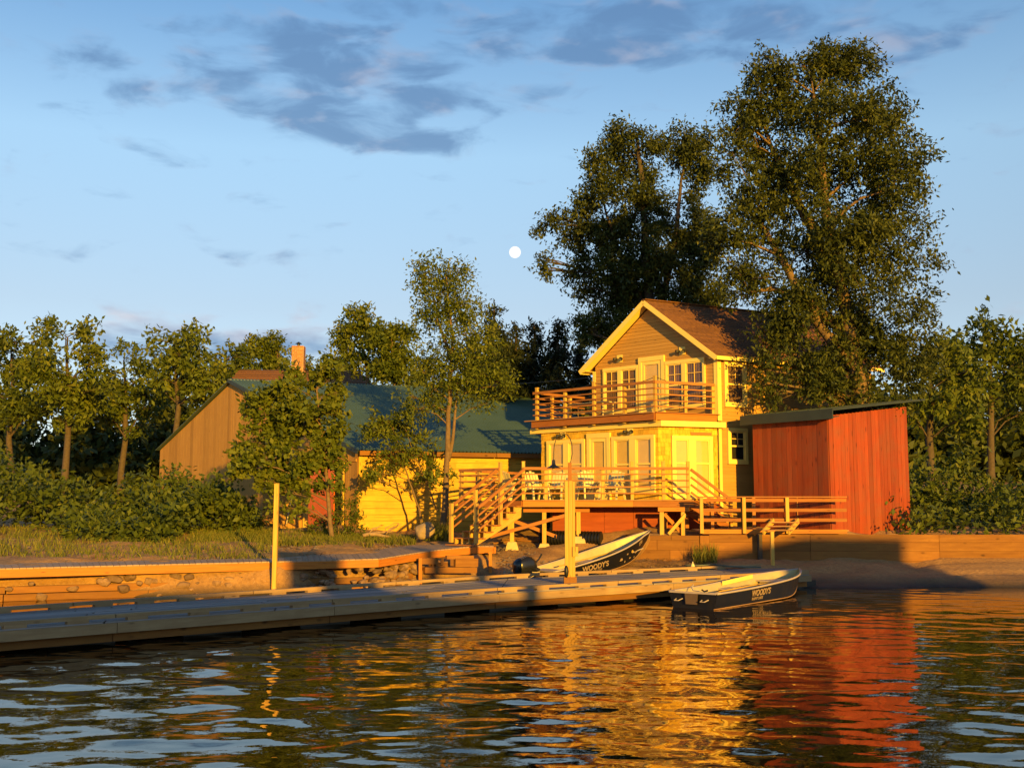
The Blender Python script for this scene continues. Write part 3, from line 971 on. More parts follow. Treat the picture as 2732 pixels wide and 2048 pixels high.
# ground floor, front
AL = lambda px, z=3.8: along(C0, fv, px, z)
HOLES = []
xs_ = [AL(1564), AL(1516), AL(1516), AL(1463)]
HOLES.append(opening(C0, fv, nf, xs_[0], xs_[1] + .03, 2.75, 4.53, tw=.13))
HOLES.append(opening(C0, fv, nf, xs_[1] + .031, xs_[3], 2.75, 4.53, tw=.13))
HOLES.append(opening(C0, fv, nf, AL(1632), AL(1570), 2.38, 4.7, tw=.15, name='door', head=.17, door=True, lab='cream front door with a tall shaded light'))
HOLES.append(opening(C0, fv, nf, AL(1692), AL(1636), 2.6, 4.55, tw=.14))
HOLES.append(opening(C0, fv, nf, AL(1750), AL(1692) - .001, 2.6, 4.55, tw=.14))
AC = lambda px, z=3.6: along(C0, cv, px, z)
HOLE2 = [opening(C0, cv, ncv, AC(1790), AC(1843), 2.42, 4.52, tw=.12, meet=.57),
         opening(C0, cv, ncv, AC(1843) + .001, AC(1899), 2.42, 4.52, tw=.12, meet=.57)]
bm_beam('lintel_board', M['cedar'], house, C0 + cv * AC(1843) + ncv * .03 + Z * 4.6, C0 + cv * AC(1898) + ncv * .03 + Z * 4.6, .03, .1)

# cedar shingles of the ground floor
def shingles(org, u, n, ln, holes):
    z, row = FLOOR - .1, 0
    while z < 4.82:
        a = -.02 - RND.random() * .1
        while a < ln:
            w = RND.uniform(.13, .27)
            b = min(a + w, ln + .02)
            a_ = max(a, -.02)
            hid = any(a_ > h[0] + .0 and b < h[1] - .0 and z > h[2] - .02 and z + .16 < h[3] for h in holes)
            if b - a_ > .04 and not hid:
                dz = RND.uniform(-.012, .012)
                m = MB()
                pts = [org + u * (a_ + .004) + Z * (z + dz), org + u * (b - .004) + Z * (z + dz), org + u * (b - .004) + Z * (z + .165), org + u * (a_ + .004) + Z * (z + .165)]
                th = RND.uniform(.022, .034)
                m.face([pts[0] + n * th, pts[1] + n * th, pts[2] + n * .012, pts[3] + n * .012], [(0, a_ * 1.0), (0, b), (.16, b), (.16, a_)])
                m.face([pts[0], pts[1], pts[1] + n * th, pts[0] + n * th]); m.face([pts[1], pts[2], pts[2] + n * .012, pts[1] + n * th]); m.face([pts[3], pts[0], pts[0] + n * th, pts[3] + n * .012])
                m.build('shingle', M['shingle'], house)
            a = b
        z += .145; row += 1


shingles(C0, fv, nf, LW, HOLES)
shingles(C0, cv, ncv, CLEN - .08, HOLE2)

# white band between the storeys, below the balcony
Cb = C0 + nf * .17 + ncv * .12; Cb = Vector((XP(1764, 35.88, 4.9), 35.88, 0))
Lb = Cb + fv * along(Cb, fv, 1414, 4.9)
Rb = Vector((XP(1937, 36.75, 4.9), 36.75, 0))
part('band_board', M['trim'], house, lambda m: m.prism([Cb + Z * 4.815, Lb + Z * 4.815, Lb + bd * 1.5 + Z * 4.815, L0 + Z * 4.815, C0 + Z * 4.815, R0 + sv * .05 + Z * 4.815, Rb + Z * 4.815], Z * .187, axis=fv))

# red painted skirt wall under the deck, in front of the ground floor
KY = 35.65
kx = [XP(p, KY, 1.8) for p in (1474, 1536, 1612, 1690, 1762)]
for a, b in zip(kx, kx[1:]):
    bm_beam('skirt_panel', M['redply'], house, (a + .004, KY + RND.uniform(-.006, .006), 1.66), (b - .004, KY, 1.66), .03, 1.28)
for k in range(4):
    a, b = CLEN * k / 4, CLEN * (k + 1) / 4
    p, q = C0 + cv * (a + .004) + ncv * .02, C0 + cv * (b - .004) + ncv * .02
    bm_beam('skirt_panel', M['redply'], house, p + Z * 1.62, q + Z * 1.62, .03, 1.32)

# roof
sn = (Z * 3.07 + fv * (-(RIDGE - EAVE)) * -1)
def roof_pt(side, t, a, dz=0.0):
    """side +1 = towards R0; t 0 ridge .. 1 eave; a along sv"""
    return mid - fv * (3.07 * t * side) + sv * a + Z * (RIDGE - (RIDGE - EAVE) * t + dz)
A0, A1 = -.35, HD + .3
for side in (1, -1):
    part('roof_deck', M['brownroof'], house, lambda m: m.prism([roof_pt(side, 0, A0, -.05), roof_pt(side, 0, A1, -.05), roof_pt(side, 1, A1, -.05), roof_pt(side, 1, A0, -.05)], Z * .045))
rows = 27
for i in range(rows):
    t0, t1 = i / rows, min(1.005, (i + 1.15) / rows)
    a = A0 - .01
    while a < A1:
        b = min(A1, a + RND.uniform(.75, 1.5))
        m = MB()
        m.prism([roof_pt(1, t0, a, .0), roof_pt(1, t0, b - .006, .0), roof_pt(1, t1, b - .006, .016), roof_pt(1, t1, a, .016)], Z * .012)
        m.build('shingle_strip', M['brownroof'], house)
        a = b
bm_beam('ridge_cap', M['brownroof'], house, roof_pt(1, 0, A0, .02), roof_pt(1, 0, A1, .02), .22, .03)
for side in (1, -1):
    p, q = roof_pt(side, 0, A0 - .016, -.09), roof_pt(side, 1.0, A0 - .016, -.09)
    bm_beam('rake_board', M['trim'], house, p, q, .032, .17, Z)
    a, b = roof_pt(side, 0.0, A0, -.11), roof_pt(side, 1.0, A0, -.11)
    part('soffit', M['trim'], house, lambda m: m.prism([a, b, b + sv * .33, a + sv * .33], Z * .02))
    p, q = roof_pt(side, 1.0, A0, -.075) - fv * side * .016, roof_pt(side, 1.0, A1, -.075) - fv * side * .016
    bm_beam('eave_board', M['trim'], house, p, q, .032, .13)
    a, b = roof_pt(side, 1.0, A0, -.12), roof_pt(side, .9, A0, -.12 )
    part('soffit', M['trim'], house, lambda m: m.prism([a, b + Z * -.17, b + sv * HD + Z * -.17, a + sv * HD], Z * .015))

# twin flood lights on plates
def flood(px, py, org, u, n):
    z = 7.6 if py < 1000 else 4.65
    a = along(org, u, px, z)
    w_ = org + u * a
    z = P(px, py, w_.y).z
    c = w_ + n * .035 + Z * z
    pl = part('wall_lamp', M['trim'], house, lambda m: m.prism([c - u * .13 - Z * .14, c + u * .13 - Z * .14, c + u * .13 + Z * .14, c - u * .13 + Z * .14], n * .02))
    for sgn in (-1, 1):
        h = c + n * .07 + u * sgn * .09
        ax = (n * .8 + u * sgn * .75 - Z * .35).normalized()
        part('lamp_head', M['iron'], pl, lambda m: m.lathe(h, [(.02, -.03), (.035, 0), (.05, .04), (.075, .12), (.07, .125), (.02, .06)], 12, axis=ax), smooth=True)


for (px, py) in ((1655, 957), (1822, 936)): flood(px, py, R0, fv, nf)
for (px, py) in ((1504, 1161), (1683, 1150)): flood(px, py, C0, fv, nf)


def rail_run(root, p0, d, ln, z, posts, out, rails=(.19, .39, .59, .79), top=1.0, pw=.1, drop=.0, pm='post', rm='cedar', nopost=False, topw=.09):
    """posts: (distance, height)"""
    for (a, h) in posts:
        c = p0 + d * a
        o = bm_beam('post', M[pm], root, c + Z * (z - drop), c + Z * (z + h), pw, pw, d)
        if h > top + .05 and h > 1.1:
            bm_beam('post_cap', M[pm], root, c + Z * (z + h + .001), c + Z * (z + h + .02), pw * 1.15, pw * 1.15, d)
    for h in rails:
        bm_beam('rail', M[rm], root, p0 + out * (pw / 2 + .022) + Z * (z + h), p0 + d * ln + out * (pw / 2 + .022) + Z * (z + h), .04, .042)
    bm_beam('top_rail', M[rm], root, p0 + out * (pw / 2 + .024) + Z * (z + top), p0 + d * ln + out * (pw / 2 + .024) + Z * (z + top), .045, topw)


# balcony, a part of the house
Bc = Vector((XP(1747, 35.85, 5.2), 35.85, 0))
BLEN = along(Bc, fv, 1423, 5.2)
Bl = Bc + fv * BLEN
Bl2 = Bl + bd * 3.3
balcony = part('balcony', M['deckfloor'], house, lambda m: m.prism([p + Z * 5.12 for p in (Bc, Bl, Bl2, UL + sv * 1.6, UL - nf * .02, R0 - nf * .02)], Z * .13))
bm_beam('fascia_board', M['fascia'], balcony, Bc + nf * .03 + Z * 5.13, Bl + nf * .03 + fv * .05 + Z * 5.13, .05, .23)
ev = (R0 - Bc).normalized(); en = Vector((ev.y, -ev.x, 0)); ELEN = (R0 - Bc).length
bm_beam('fascia_board', M['walkbeam'], balcony, Bc + en * .03 + Z * 5.13, R0 + en * .03 - ev * .1 + Z * 5.13, .05, .23)
part('deck_edge', M['deckfloor'], balcony, lambda m: m.beam(Bc + nf * .05 + Z * 5.265, Bl + nf * .05 + fv * .35 + Z * 5.265, .16, .03))
part('deck_edge', M['cedar'], balcony, lambda m: m.beam(Bc + en * .05 + Z * 5.265, R0 + en * .05 + Z * 5.265, .16, .03))
AB = lambda px: along(Bc, fv, px, 5.9)
inn = -nf * .06
rail_run(balcony, Bc + inn, fv, BLEN, BALZ + .03, [(AB(1430), 1.19), (AB(1505), .97), (AB(1582), 1.19), (AB(1663), .97), (.02, 1.19)], nf, drop=.32)
AE = lambda px: along(Bc, ev, px, 5.9)
rail_run(balcony, Bc - en * .06, ev, ELEN - .14, BALZ + .03, [(AE(1830), .97), (AE(1903), 1.05)], en, drop=.1)
rail_run(balcony, Bl - fv * .1, bd, 3.2, BALZ + .03, [(.9, .97), (1.9, .97), (3.1, .97)], fv * -1, drop=.1)
# string of cable sagging from post to post
def sag(a, b, s, n=9):
    return [a.lerp(b, i / n) - Z * (s * 4 * (i / n) * (1 - i / n)) for i in range(n + 1)]
tp = [Bc + fv * AB(px) + inn + Z * (BALZ + 1.2) for px in (1430, 1582)] + [Bc + inn + Z * (BALZ + 1.2)] + [Bc + ev * AE(1903) + Z * (BALZ + 1.08)]
for a, b in zip(tp, tp[1:]):
    part('string_cable', M['iron'], balcony, lambda m: m.tube(sag(a, b, .17), .011, 5))
for k, sd in ((-1, 1), (0, -1), (1, 1)):
    q = Bc + fv * .9 * 1 + inn
part('string_cable', M['iron'], balcony, lambda m: m.tube([Bc + ev * .95 + Z * (BALZ + 1.0), Bc + ev * .97 + Z * (BALZ + .05)], .011, 5))
part('string_cable', M['iron'], balcony, lambda m: m.tube([Bc + fv * .75 + inn + Z * (BALZ + 1.0), Bc + fv * .75 + inn + Z * (BALZ + .05)], .011, 5))

# ------------------------------------------------------------------ lower deck with its two flights of stairs
DY = 34.5
SA = Vector((XP(1395, DY, 2.5), DY, 0))
SB = SA + fv * 1.06
DB = Vector((XP(1850, DY, 2.4), DY, 0))
DL = SA + fv * along(SA, fv, 1225, 2.6)
DR = C0 + cv * 1.95 + ncv * .06
deck = thing('deck', 'raised cedar deck with horizontal rails in front of the shingled ground floor', 'deck', (2.5, DY, FLOOR))
poly = [SA, DB, DR, C0 + nf * .06 + ncv * .05, L0 + nf * .06, L0 + nf * .06 + fv * 1.2, DL]
part('deck_floor', M['deckfloor'], deck, lambda m: m.prism([p + Z * (FLOOR - .045) for p in poly], Z * .04))
fr_ = Vector((0, -1, 0))
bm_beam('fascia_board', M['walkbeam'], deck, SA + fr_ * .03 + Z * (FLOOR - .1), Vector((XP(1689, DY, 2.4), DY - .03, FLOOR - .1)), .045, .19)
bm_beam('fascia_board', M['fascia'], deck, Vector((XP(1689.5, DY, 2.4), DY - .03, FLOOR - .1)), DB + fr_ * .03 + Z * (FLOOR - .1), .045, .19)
bm_beam('fascia_board', M['walkbeam'], deck, SA + nf * .03 + Z * (FLOOR - .1), DL + nf * .03 + Z * (FLOOR - .1), .045, .19)
bm_beam('fascia_board', M['fascia'], deck, DB + Vector((.03, .02, FLOOR - .1)), DR + Vector((.1, 0, FLOOR - .1)), .045, .19)
bm_beam('floor_edge', M['deckfloor'], deck, SA + fr_ * .04 + Z * (FLOOR + .013), DB + fr_ * .04 + Z * (FLOOR + .013), .14, .03)
b0 = Vector((XP(1396, DY + .4, 2.1), DY + .4, FLOOR - .3)); b1 = Vector((XP(1573, DY + .4, 2.1), DY + .4, FLOOR - .3))
bm_beam('carrier_beam', M['fascia'], deck, b0, b1, .09, .13)
for (yy) in (1.4, 2.4, 3.3):
    bm_beam('joist', M['timber'], deck, SA + Vector((-.6 - yy * .2, yy, FLOOR - .13)), Vector((5.2 - yy * .95, DY + yy, FLOOR - .13)), .05, .15)
DX = lambda px: XP(px, DY, 2.8) - SA.x
rail_run(deck, SA + Vector((0, .06, 0)), Vector((1, 0, 0)), DX(1838), FLOOR + .03,
         [(DX(1395) + .02, 1.19), (DX(1457), .96), (DX(1609), .96), (DX(1687), 1.19), (DX(1771), 1.19), (DX(1837), 1.19)], fr_, rails=(.2, .4, .6, .8), top=.98, drop=.18)
rail_run(deck, SB - nf * .06, fv, (DL - SB).length, FLOOR + .03,
         [(.02, 1.19), (1.0, .96), ((DL - SB).length - .05, 1.0)], nf, rails=(.2, .4, .6, .8), top=.98, drop=.15)
rail_run(deck, DL + Vector((.05, .05, 0)), (L0 + fv * 1.2 + nf * .06 - DL).normalized(), (L0 + fv * 1.2 + nf * .06 - DL).length, FLOOR + .03, [(1.2, .96), (2.4, .96), (3.5, .96)], -fv, rails=(.2, .4, .6, .8), top=.98, drop=.15)
# legs, piers, bracing
for (px, yy, py0) in ((1366, 35.0, 1444), (1452, 34.95, 1449), (1543, 34.9, 1455), (1474, 36.6, 1430), (1360, 37.2, 1430), (1300, 36.4, 1436)):
    c = Vector((XP(px, yy, 1.6), yy, 0)); g = gz(c.x, c.y)
    zp = max(g + .12, min(ZP(py0, yy), g + .3))
    bm_beam('leg', M['post'], deck, c + Z * zp, c + Z * (FLOOR - .36), .13, .13, Vector((0, 1, 0)))
    if yy < 36:
        part('pier', M['concrete'], deck, lambda m: m.lathe(c + Z * (g - .1), [(.3, 0), (.28, .1), (.2, zp - g + .08), (.17, zp - g + .1)], 4))
bm_beam('brace', M['cedar'], deck, P(1308, 1431, 34.9), P(1520, 1371, 34.8), .04, .11)
bm_beam('brace', M['cedar'], deck, P(1372, 1389, 35.15), P(1510, 1440, 35.1), .04, .11)
tb = lambda px, py: P(px, py, 34.2)
bm_beam('carrier_beam', M['walkbeam'], deck, tb(1755, 1358), tb(1838, 1358), .12, .13)
for px in (1766, 1823):
    bm_beam('leg', M['post'], deck, (tb(px, 1424).x, 34.22, 1.27), (tb(px, 1424).x, 34.22, ZP(1365, 34.2)), .13, .12, Vector((0, 1, 0)))
bm_beam('brace', M['walkbeam'], deck, P(1772, 1370, 34.3), P(1822, 1424, 34.3), .04, .1)
bm_beam('brace', M['post'], deck, P(1784, 1424, 34.12), P(1830, 1371, 34.12), .04, .1)
for px in (1775, 1832):
    bm_beam('leg', M['fascia'], deck, (P(px, 1400, 35.6).x, 35.6, 1.2), (P(px, 1400, 35.6).x, 35.6, FLOOR - .2), .13, .12, Vector((0, 1, 0)))

# stairs down to the walkway
NR, RUN, Z0 = 7, .325, 1.0
RISE = (FLOOR - Z0) / NR
for i, off in enumerate((.06, .38, .7, 1.0)):
    pts = []
    for k in range(NR):
        zt_ = FLOOR - RISE * (k + 1)
        pts += [(RUN * k, zt_), (RUN * (k + 1), zt_)]
    pts += [(RUN * NR, Z0), (RUN * (NR - 1) + .02, Z0), (.02, FLOOR - .52)]
    pp = [SA + fv * off + nf * a + Z * zz for a, zz in pts]
    MB().prism(pp, fv * .045, axis=nf - Z * .5).build('stringer', M['post'], deck)
for k in range(NR):
    z = FLOOR - RISE * (k + 1)
    for j in (0, 1):
        c = SA + nf * (RUN * k + .08 + .165 * j) + Z * (z + .018)
        bm_beam('tread', M['cedar'], deck, c - fv * .03, c + fv * 1.12, .15, .034)
bm_beam('riser_board', M['fascia'], deck, SA + nf * .06 + Z * (FLOOR - .1), SB + nf * .06 + Z * (FLOOR - .1), .03, .19)
ln = RUN * (NR - .7)
for off in (-.03, 1.09):
    base = SA + fv * off
    for a, h in ((ln * .5, .95), (ln, 1.14)):
        zt_ = FLOOR - RISE / RUN * a
        c = base + nf * a
        bm_beam('post', M['post'], deck, c + Z * (zt_ - .12 if a < ln else Z0 + .08), c + Z * (zt_ + h), .1, .1, nf)
    for h, w in ((.98, .09), (.74, .05), (.52, .05), (.3, .05)):
        p = base + Z * (FLOOR + h) + nf * .04 - fv * .07 * (1 if off < 0 else -1) * 1
        q = p + nf * (ln) + Z * (-RISE / RUN * ln)
        bm_beam('rail', M['cedar'], deck, p, q, .04, w)
# stairs at the right end, down to the boardwalk
rd = Vector((.93, .367, 0)); ro = Vector((.367, -.93, 0))
S2 = Vector((XP(1842, DY + .1, 2.4), DY + .1, 0))
for off in (0.0, .9):
    p = S2 - ro * off
    bm_beam('stringer', M['fascia'], deck, p + Z * (FLOOR - .12), p + rd * 1.35 + Z * 1.52, .05, .22)
for k in range(4):
    c = S2 - ro * .45 + rd * (.16 + .3 * k) + Z * (FLOOR - .18 * (k + 1))
    bm_beam('tread', M['deckfloor'], deck, c - ro * .46, c + ro * .46, .27, .04)
for h, w in ((.98, .09), (.74, .06), (.5, .06), (.26, .06)):
    p = S2 + ro * .05 + Z * (FLOOR + h)
    bm_beam('rail', M['cedar'], deck, p, p + rd * 1.5 - Z * .98, .04, w)
q = S2 + rd * 1.48
bm_beam('post', M['post'], deck, q + Z * 1.47, q + Z * 2.4, .1, .1, rd)

# ------------------------------------------------------------------ deck furniture
def make_chair():
    t = thing('resin_chair', '', 'chair', (0, 0, 0))
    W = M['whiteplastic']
    for k in range(5):
        x = -.22 + .11 * k
        bm_beam('seat_slat', W, t, (x, -.26, .41), (x, .22, .36), .09, .02)
        bm_beam('back_slat', W, t, (x, .2, .38), (x * 1.05, .46, 1.0 - .04 * abs(k - 2)), .09, .018, Vector((0, 1, .3)))
    for sx in (-1, 1):
        bm_beam('armrest', W, t, (sx * .3, -.28, .62), (sx * .3, .3, .6), .1, .025)
        bm_beam('leg', W, t, (sx * .31, -.34, 0), (sx * .28, -.2, .61), .07, .05, Vector((1, 0, 0)))
        bm_beam('leg', W, t, (sx * .3, .42, 0), (sx * .28, .2, .59), .07, .05, Vector((1, 0, 0)))
    bm_beam('cross_bar', W, t, (-.28, .28, .5), (.28, .28, .5), .03, .06)
    return t


chair0 = make_chair()
SPOT = [(1366, 36.9, 2.4, 'white slatted chair beside the white table at the top of the left stairs'),
        (1432, 36.6, .5, 'white slatted deck chair just right of the stair newel posts'),
        (1484, 37.0, -.4, 'white slatted deck chair directly behind the hooked lamp shade'),
        (1574, 36.0, .3, 'white slatted deck chair in front of the ground floor door'),
        (1632, 35.7, -.5, 'rightmost white slatted deck chair, before the right window pair')]
for i, (px, yy, a, lab) in enumerate(SPOT):
    c = chair0 if i == 0 else copy_tree(chair0)
    c.location = (XP(px, yy, 2.6), yy, FLOOR - .004)
    c.rotation_euler = (0, 0, a)
    tag(c, lab, 'chair', 'white chairs on the lower deck')


def table(name, lab, c, sx, sy, h, rz, n=4):
    t = thing(name, lab, 'table', c)
    c = Vector(c)
    d = Vector((math.cos(rz), math.sin(rz), 0)); e = Vector((-d.y, d.x, 0))
    part('table_top', M['whiteplastic'], t, lambda m: m.box(c + Z * h, sx, sy, .035, rz))
    for i in (-1, 1):
        for j in (-1, 1):
            p = c + d * (sx * .42 * i) + e * (sy * .4 * j)
            bm_beam('leg', M['whiteplastic'], t, p + Z * .0, p + Z * (h - .02), .035, .035, d)
    bm_beam('stretcher', M['whiteplastic'], t, c - d * sx * .42 + Z * h * .5, c + d * sx * .42 + Z * h * .5, .03, .03)


table('patio_table', 'white rectangular patio table behind the top of the left stairs', (XP(1352, 37.9, 2.6), 37.9, FLOOR - .004), 1.1, .8, .74, 2.3)
table('low_table', 'low white slab table on the deck between the two middle chairs', (XP(1530, 37.0, 2.6), 37.0, FLOOR - .004), .9, .5, .5, 2.2)
tp_ = P(1575, 1084, 39.6)
table('balcony_table', 'long white folding table standing on the balcony by the gable wall', (tp_.x, tp_.y, BALZ), 2.0, .7, tp_.z - BALZ + .1, 2.35)

# ------------------------------------------------------------------ retaining wall, boardwalk
WY = 33.5
rw = thing('retaining_wall', 'heavy timber retaining wall along the shore under the boardwalk', 'retaining wall', (6, WY, .4))
wx0 = XP(1688, WY, 1.0)
for (z0, z1, brk) in ((1.17, 1.3, (1790, 1865)), (.865, 1.165, (1752, 1865)), (.54, .86, (1786, 1865)), (.2, .535, (1760, 1865))):
    xs2 = [wx0] + [XP(p, WY, 1.0) for p in brk]
    for a, b in zip(xs2, xs2[1:]):
        bm_beam('timber', M['timber'], rw, (a + .005, WY + RND.uniform(-.01, .01), (z0 + z1) / 2), (b - .005, WY, (z0 + z1) / 2), .2, z1 - z0)
xa = XP(1866, WY, 1.0); xb = XP(1891, WY, 1.0)
for z0, z1 in ((.2, 1.3),):
    bm_beam('upright_plank', M['timber'], rw, ((xa + xb) / 2, WY - .02, z0), ((xa + xb) / 2, WY - .02, z1), xb - xa - .01, .2, Vector((0, 1, 0)))
for (z0, z1) in ((1.1, 1.33), (.83, 1.095), (.54, .825), (.2, .535)):
    a = xb
    for b in (XP(2026, WY, 1.0), XP(2160, WY, 1.0), 13.0, 16.8, 20.0, 24.0):
        bm_beam('timber', M['timber'], rw, (a + .005, WY + RND.uniform(-.01, .01), (z0 + z1) / 2), (b - .005, WY, (z0 + z1) / 2), .2, z1 - z0)
        a = b
xp = XP(2024, WY, .9)
bm_beam('pile', M['barkdark'], rw, (xp, WY - .17, -.1), (xp, WY - .17, 1.36), .13, .13, Vector((0, 1, 0)))
for z0, z1 in ((.9, 1.3), (.4, .89)):
    bm_beam('timber', M['timber'], rw, (wx0 + .02, WY + .12, (z0 + z1) / 2), (wx0 + .02, WY + 1.4, (z0 + z1) / 2), .16, z1 - z0)

BWZ = 1.47
bw = thing('boardwalk', 'cedar boardwalk with three rail fence above the retaining wall', 'boardwalk', (7, 34, BWZ))
x0 = XP(1864, WY, 1.4)
x = x0
while x < 10.2:
    MB().prism([Vector((x, WY - .1, BWZ - .04)), Vector((x + .137, WY - .1, BWZ - .04)), Vector((x + .137, WY + 1.35, BWZ - .04)), Vector((x, WY + 1.35, BWZ - .04))], Z * .04, axis=(0, 1, 0)).build('plank', M['deckfloor'], bw)
    x += .143
for a, b in ((x0, 8.0), (8.0, 10.2)):
    bm_beam('edge_beam', M['walkbeam'], bw, (a + .003, WY - .13, BWZ - .05), (b - .003, WY - .13, BWZ - .05), .05, .13)
for px in (1870, 1983, 2098):
    xx = XP(px, WY - .1, 2.0)
    bm_beam('post', M['post'], bw, (xx, WY - .2, BWZ - .1), (xx, WY - .2, BWZ + .98), .1, .09, Vector((0, 1, 0)))
for px in (1900, 2011, 2130):
    xx = XP(px, WY + 1.3, 2.0)
    bm_beam('post', M['cedar'], bw, (xx, WY + 1.3, BWZ), (xx, WY + 1.3, BWZ + .98), .1, .09, Vector((0, 1, 0)))
for z in (.9, .6, .3):
    bm_beam('rail', M['fascia'], bw, (x0 + .02, WY - .13, BWZ + z), (10.2, WY - .13, BWZ + z), .04, .1)
    bm_beam('rail', M['fascia'], bw, (x0 + .2, WY + 1.26, BWZ + z), (8.6, WY + 1.26, BWZ + z), .04, .1)
bm_beam('cap_rail', M['cedar'], bw, (x0 - .02, WY - .16, BWZ + .998), (10.2, WY - .16, BWZ + .998), .16, .035)
# short stair going down at the right edge
p = P(2064, 1388, WY - .3); q = P(2036, 1420, WY - .9)
bm_beam('stair_stringer', M['post'], bw, p, q, .05, .16)
bm_beam('stair_stringer', M['post'], bw, p + Vector((.75, 0, 0)), q + Vector((.75, 0, 0)), .05, .16)
for k in range(3):
    c = p.lerp(q, (k + .6) / 3)
    bm_beam('tread', M['deckfloor'], bw, c + Vector((-.05, 0, .02)), c + Vector((.82, 0, .02)), .22, .035)
xx = XP(2060, WY - 1.0, 1.2)
bm_beam('post', M['post'], bw, (xx, WY - 1.0, .1), (xx, WY - 1.0, 1.45), .1, .1, Vector((0, 1, 0)))

# ------------------------------------------------------------------ red boathouse on the right
RA, rv, rn, rb = Vector((8.04, 36.2, 0)), Vector((.6, -.8, 0)), Vector((-.8, -.6, 0)), Vector((.8, .6, 0))
redh = thing('red_boathouse', 'red vertical board building with a dark green eave right of the house', 'building', RA + Z * 1.2)
RT, RLEN = ZP(1127, 36.2), 3.0
part('wall_core', M['dark'], redh, lambda m: m.prism([p + Z * .2 for p in (RA, RA + rv * RLEN, RA + rv * RLEN + rb * 4.2, RA + rb * 4.2)], Z * (RT - .25)))
k = 0
while k * .2 < RLEN - .01:
    a, b = k * .2 + .004, min(RLEN, k * .2 + .196)
    c = RA + rv * (a + b) / 2 + rn * (.015 + RND.uniform(-.004, .004))
    bm_beam('board', M['red'], redh, c + Z * .3, c + Z * (RT + .02), b - a, .03, rn)
    k += 1
rend = RA + rv * RLEN
for k in range(21):
    c = rend + rb * (.1 + .2 * k) + rv * (.015 + RND.uniform(-.004, .004))
    bm_beam('board', M['red'], redh, c + Z * .3, c + Z * (RT + .05 + .024 * k), .192, .03, rv)
d0 = RA - rv * .3 + rn * .28
bm_beam('eave_board', M['greentrim'], redh, d0 + Z * (RT + .06), d0 + rv * (RLEN + .7) + Z * (RT + .06), .04, .3)
part('roof', M['greentrim'], redh, lambda m: m.prism([d0 + Z * (RT + .16), d0 + rv * (RLEN + .7) + Z * (RT + .16), d0 + rv * (RLEN + .7) + rb * 5 + Z * (RT + .75), d0 + rb * 5 + Z * (RT + .75)], Z * .06))
part('roof_soffit', M['greentrim'], redh, lambda m: m.prism([d0 + Z * (RT - .06), d0 + rv * (RLEN + .7) + Z * (RT - .06), d0 + rv * (RLEN + .7) + rb * .33 + Z * (RT - .0), d0 + rb * .33 + Z * (RT - .0)], Z * .02))
for k in range(8):
    c = d0 + rv * (.2 + k * .43)
    bm_beam('roof_seam', M['greentrim'], redh, c + Z * (RT + .23), c + rb * 5 + Z * (RT + .82), .04, .03)

# ------------------------------------------------------------------ big shed with the green roof
K, wv, gv = Vector((XP(957, 41, 2.5), 41, 0)), Vector((.927, .375, 0)).normalized(), Vector((-.62, .785, 0)).normalized()
mo_, ng = Vector((wv.y, -wv.x, 0)), Vector((-.785, -.62, 0)).normalized()
ZE, ZB, WLEN, GLEN, GR = ZP(1199, 41), 1.1, 13.5, 11.6, .313
shed = thing('boat_shed', 'long weathered plank shed with a dark green ribbed metal roof', 'shed', K + Z * 1.2)
part('wall_core', M['dark'], shed, lambda m: m.prism([p + Z * ZB for p in (K - mo_ * .05 - ng * .05, K + wv * WLEN, K + wv * WLEN + gv * GLEN, K + gv * GLEN - ng * .3)], Z * (ZE - ZB - .1)))
z = ZB
while z < ZE - .05:
    h = .248
    a = .06
    while a < WLEN:
        b = min(WLEN, a + RND.uniform(2.2, 4.6))
        o = mo_ * (.02 + RND.uniform(-.006, .008))
        bm_beam('plank', M['shed'], shed, K + wv * (a + .004) + o + Z * (z + h / 2), K + wv * (b - .004) + o + Z * (z + h / 2 + RND.uniform(-.004, .004)), .04, h - .008)
        a = b
    z += h
bm_beam('corner_board', M['shed'], shed, K + wv * .04 + mo_ * .05 + Z * ZB, K + wv * .04 + mo_ * .05 + Z * (ZE - .02), .14, .03, mo_)
# gable boards, door way, red sliding door
GA = lambda px, z=2.8: along(K, gv, px, z)
dA, dB, dZ = GA(917), GA(826), ZP(1236, 43.2)
a = .02
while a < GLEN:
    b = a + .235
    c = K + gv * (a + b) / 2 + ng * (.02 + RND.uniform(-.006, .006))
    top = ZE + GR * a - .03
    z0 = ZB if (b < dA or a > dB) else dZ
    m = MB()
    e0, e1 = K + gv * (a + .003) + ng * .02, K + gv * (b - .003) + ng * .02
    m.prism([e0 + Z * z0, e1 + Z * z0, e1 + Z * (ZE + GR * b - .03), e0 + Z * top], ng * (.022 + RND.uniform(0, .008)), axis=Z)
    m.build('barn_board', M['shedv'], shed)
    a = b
a = GLEN
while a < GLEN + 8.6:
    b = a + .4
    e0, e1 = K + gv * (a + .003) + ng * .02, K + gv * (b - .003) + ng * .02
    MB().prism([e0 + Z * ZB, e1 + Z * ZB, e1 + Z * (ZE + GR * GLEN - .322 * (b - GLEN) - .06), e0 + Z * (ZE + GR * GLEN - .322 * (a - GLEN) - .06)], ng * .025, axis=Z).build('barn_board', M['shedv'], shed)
    a = b
bm_beam('door_frame', M['shed'], shed, K + gv * (dA - .05) + ng * .06 + Z * ZB, K + gv * (dA - .05) + ng * .06 + Z * dZ, .1, .06, ng)
bm_beam('door_lintel', M['shedv'], shed, K + gv * .1 + ng * .06 + Z * (dZ + .05), K + gv * (dB + .3) + ng * .06 + Z * (dZ + .05), .06, .1)
dm = dA + (dB - dA) * .24
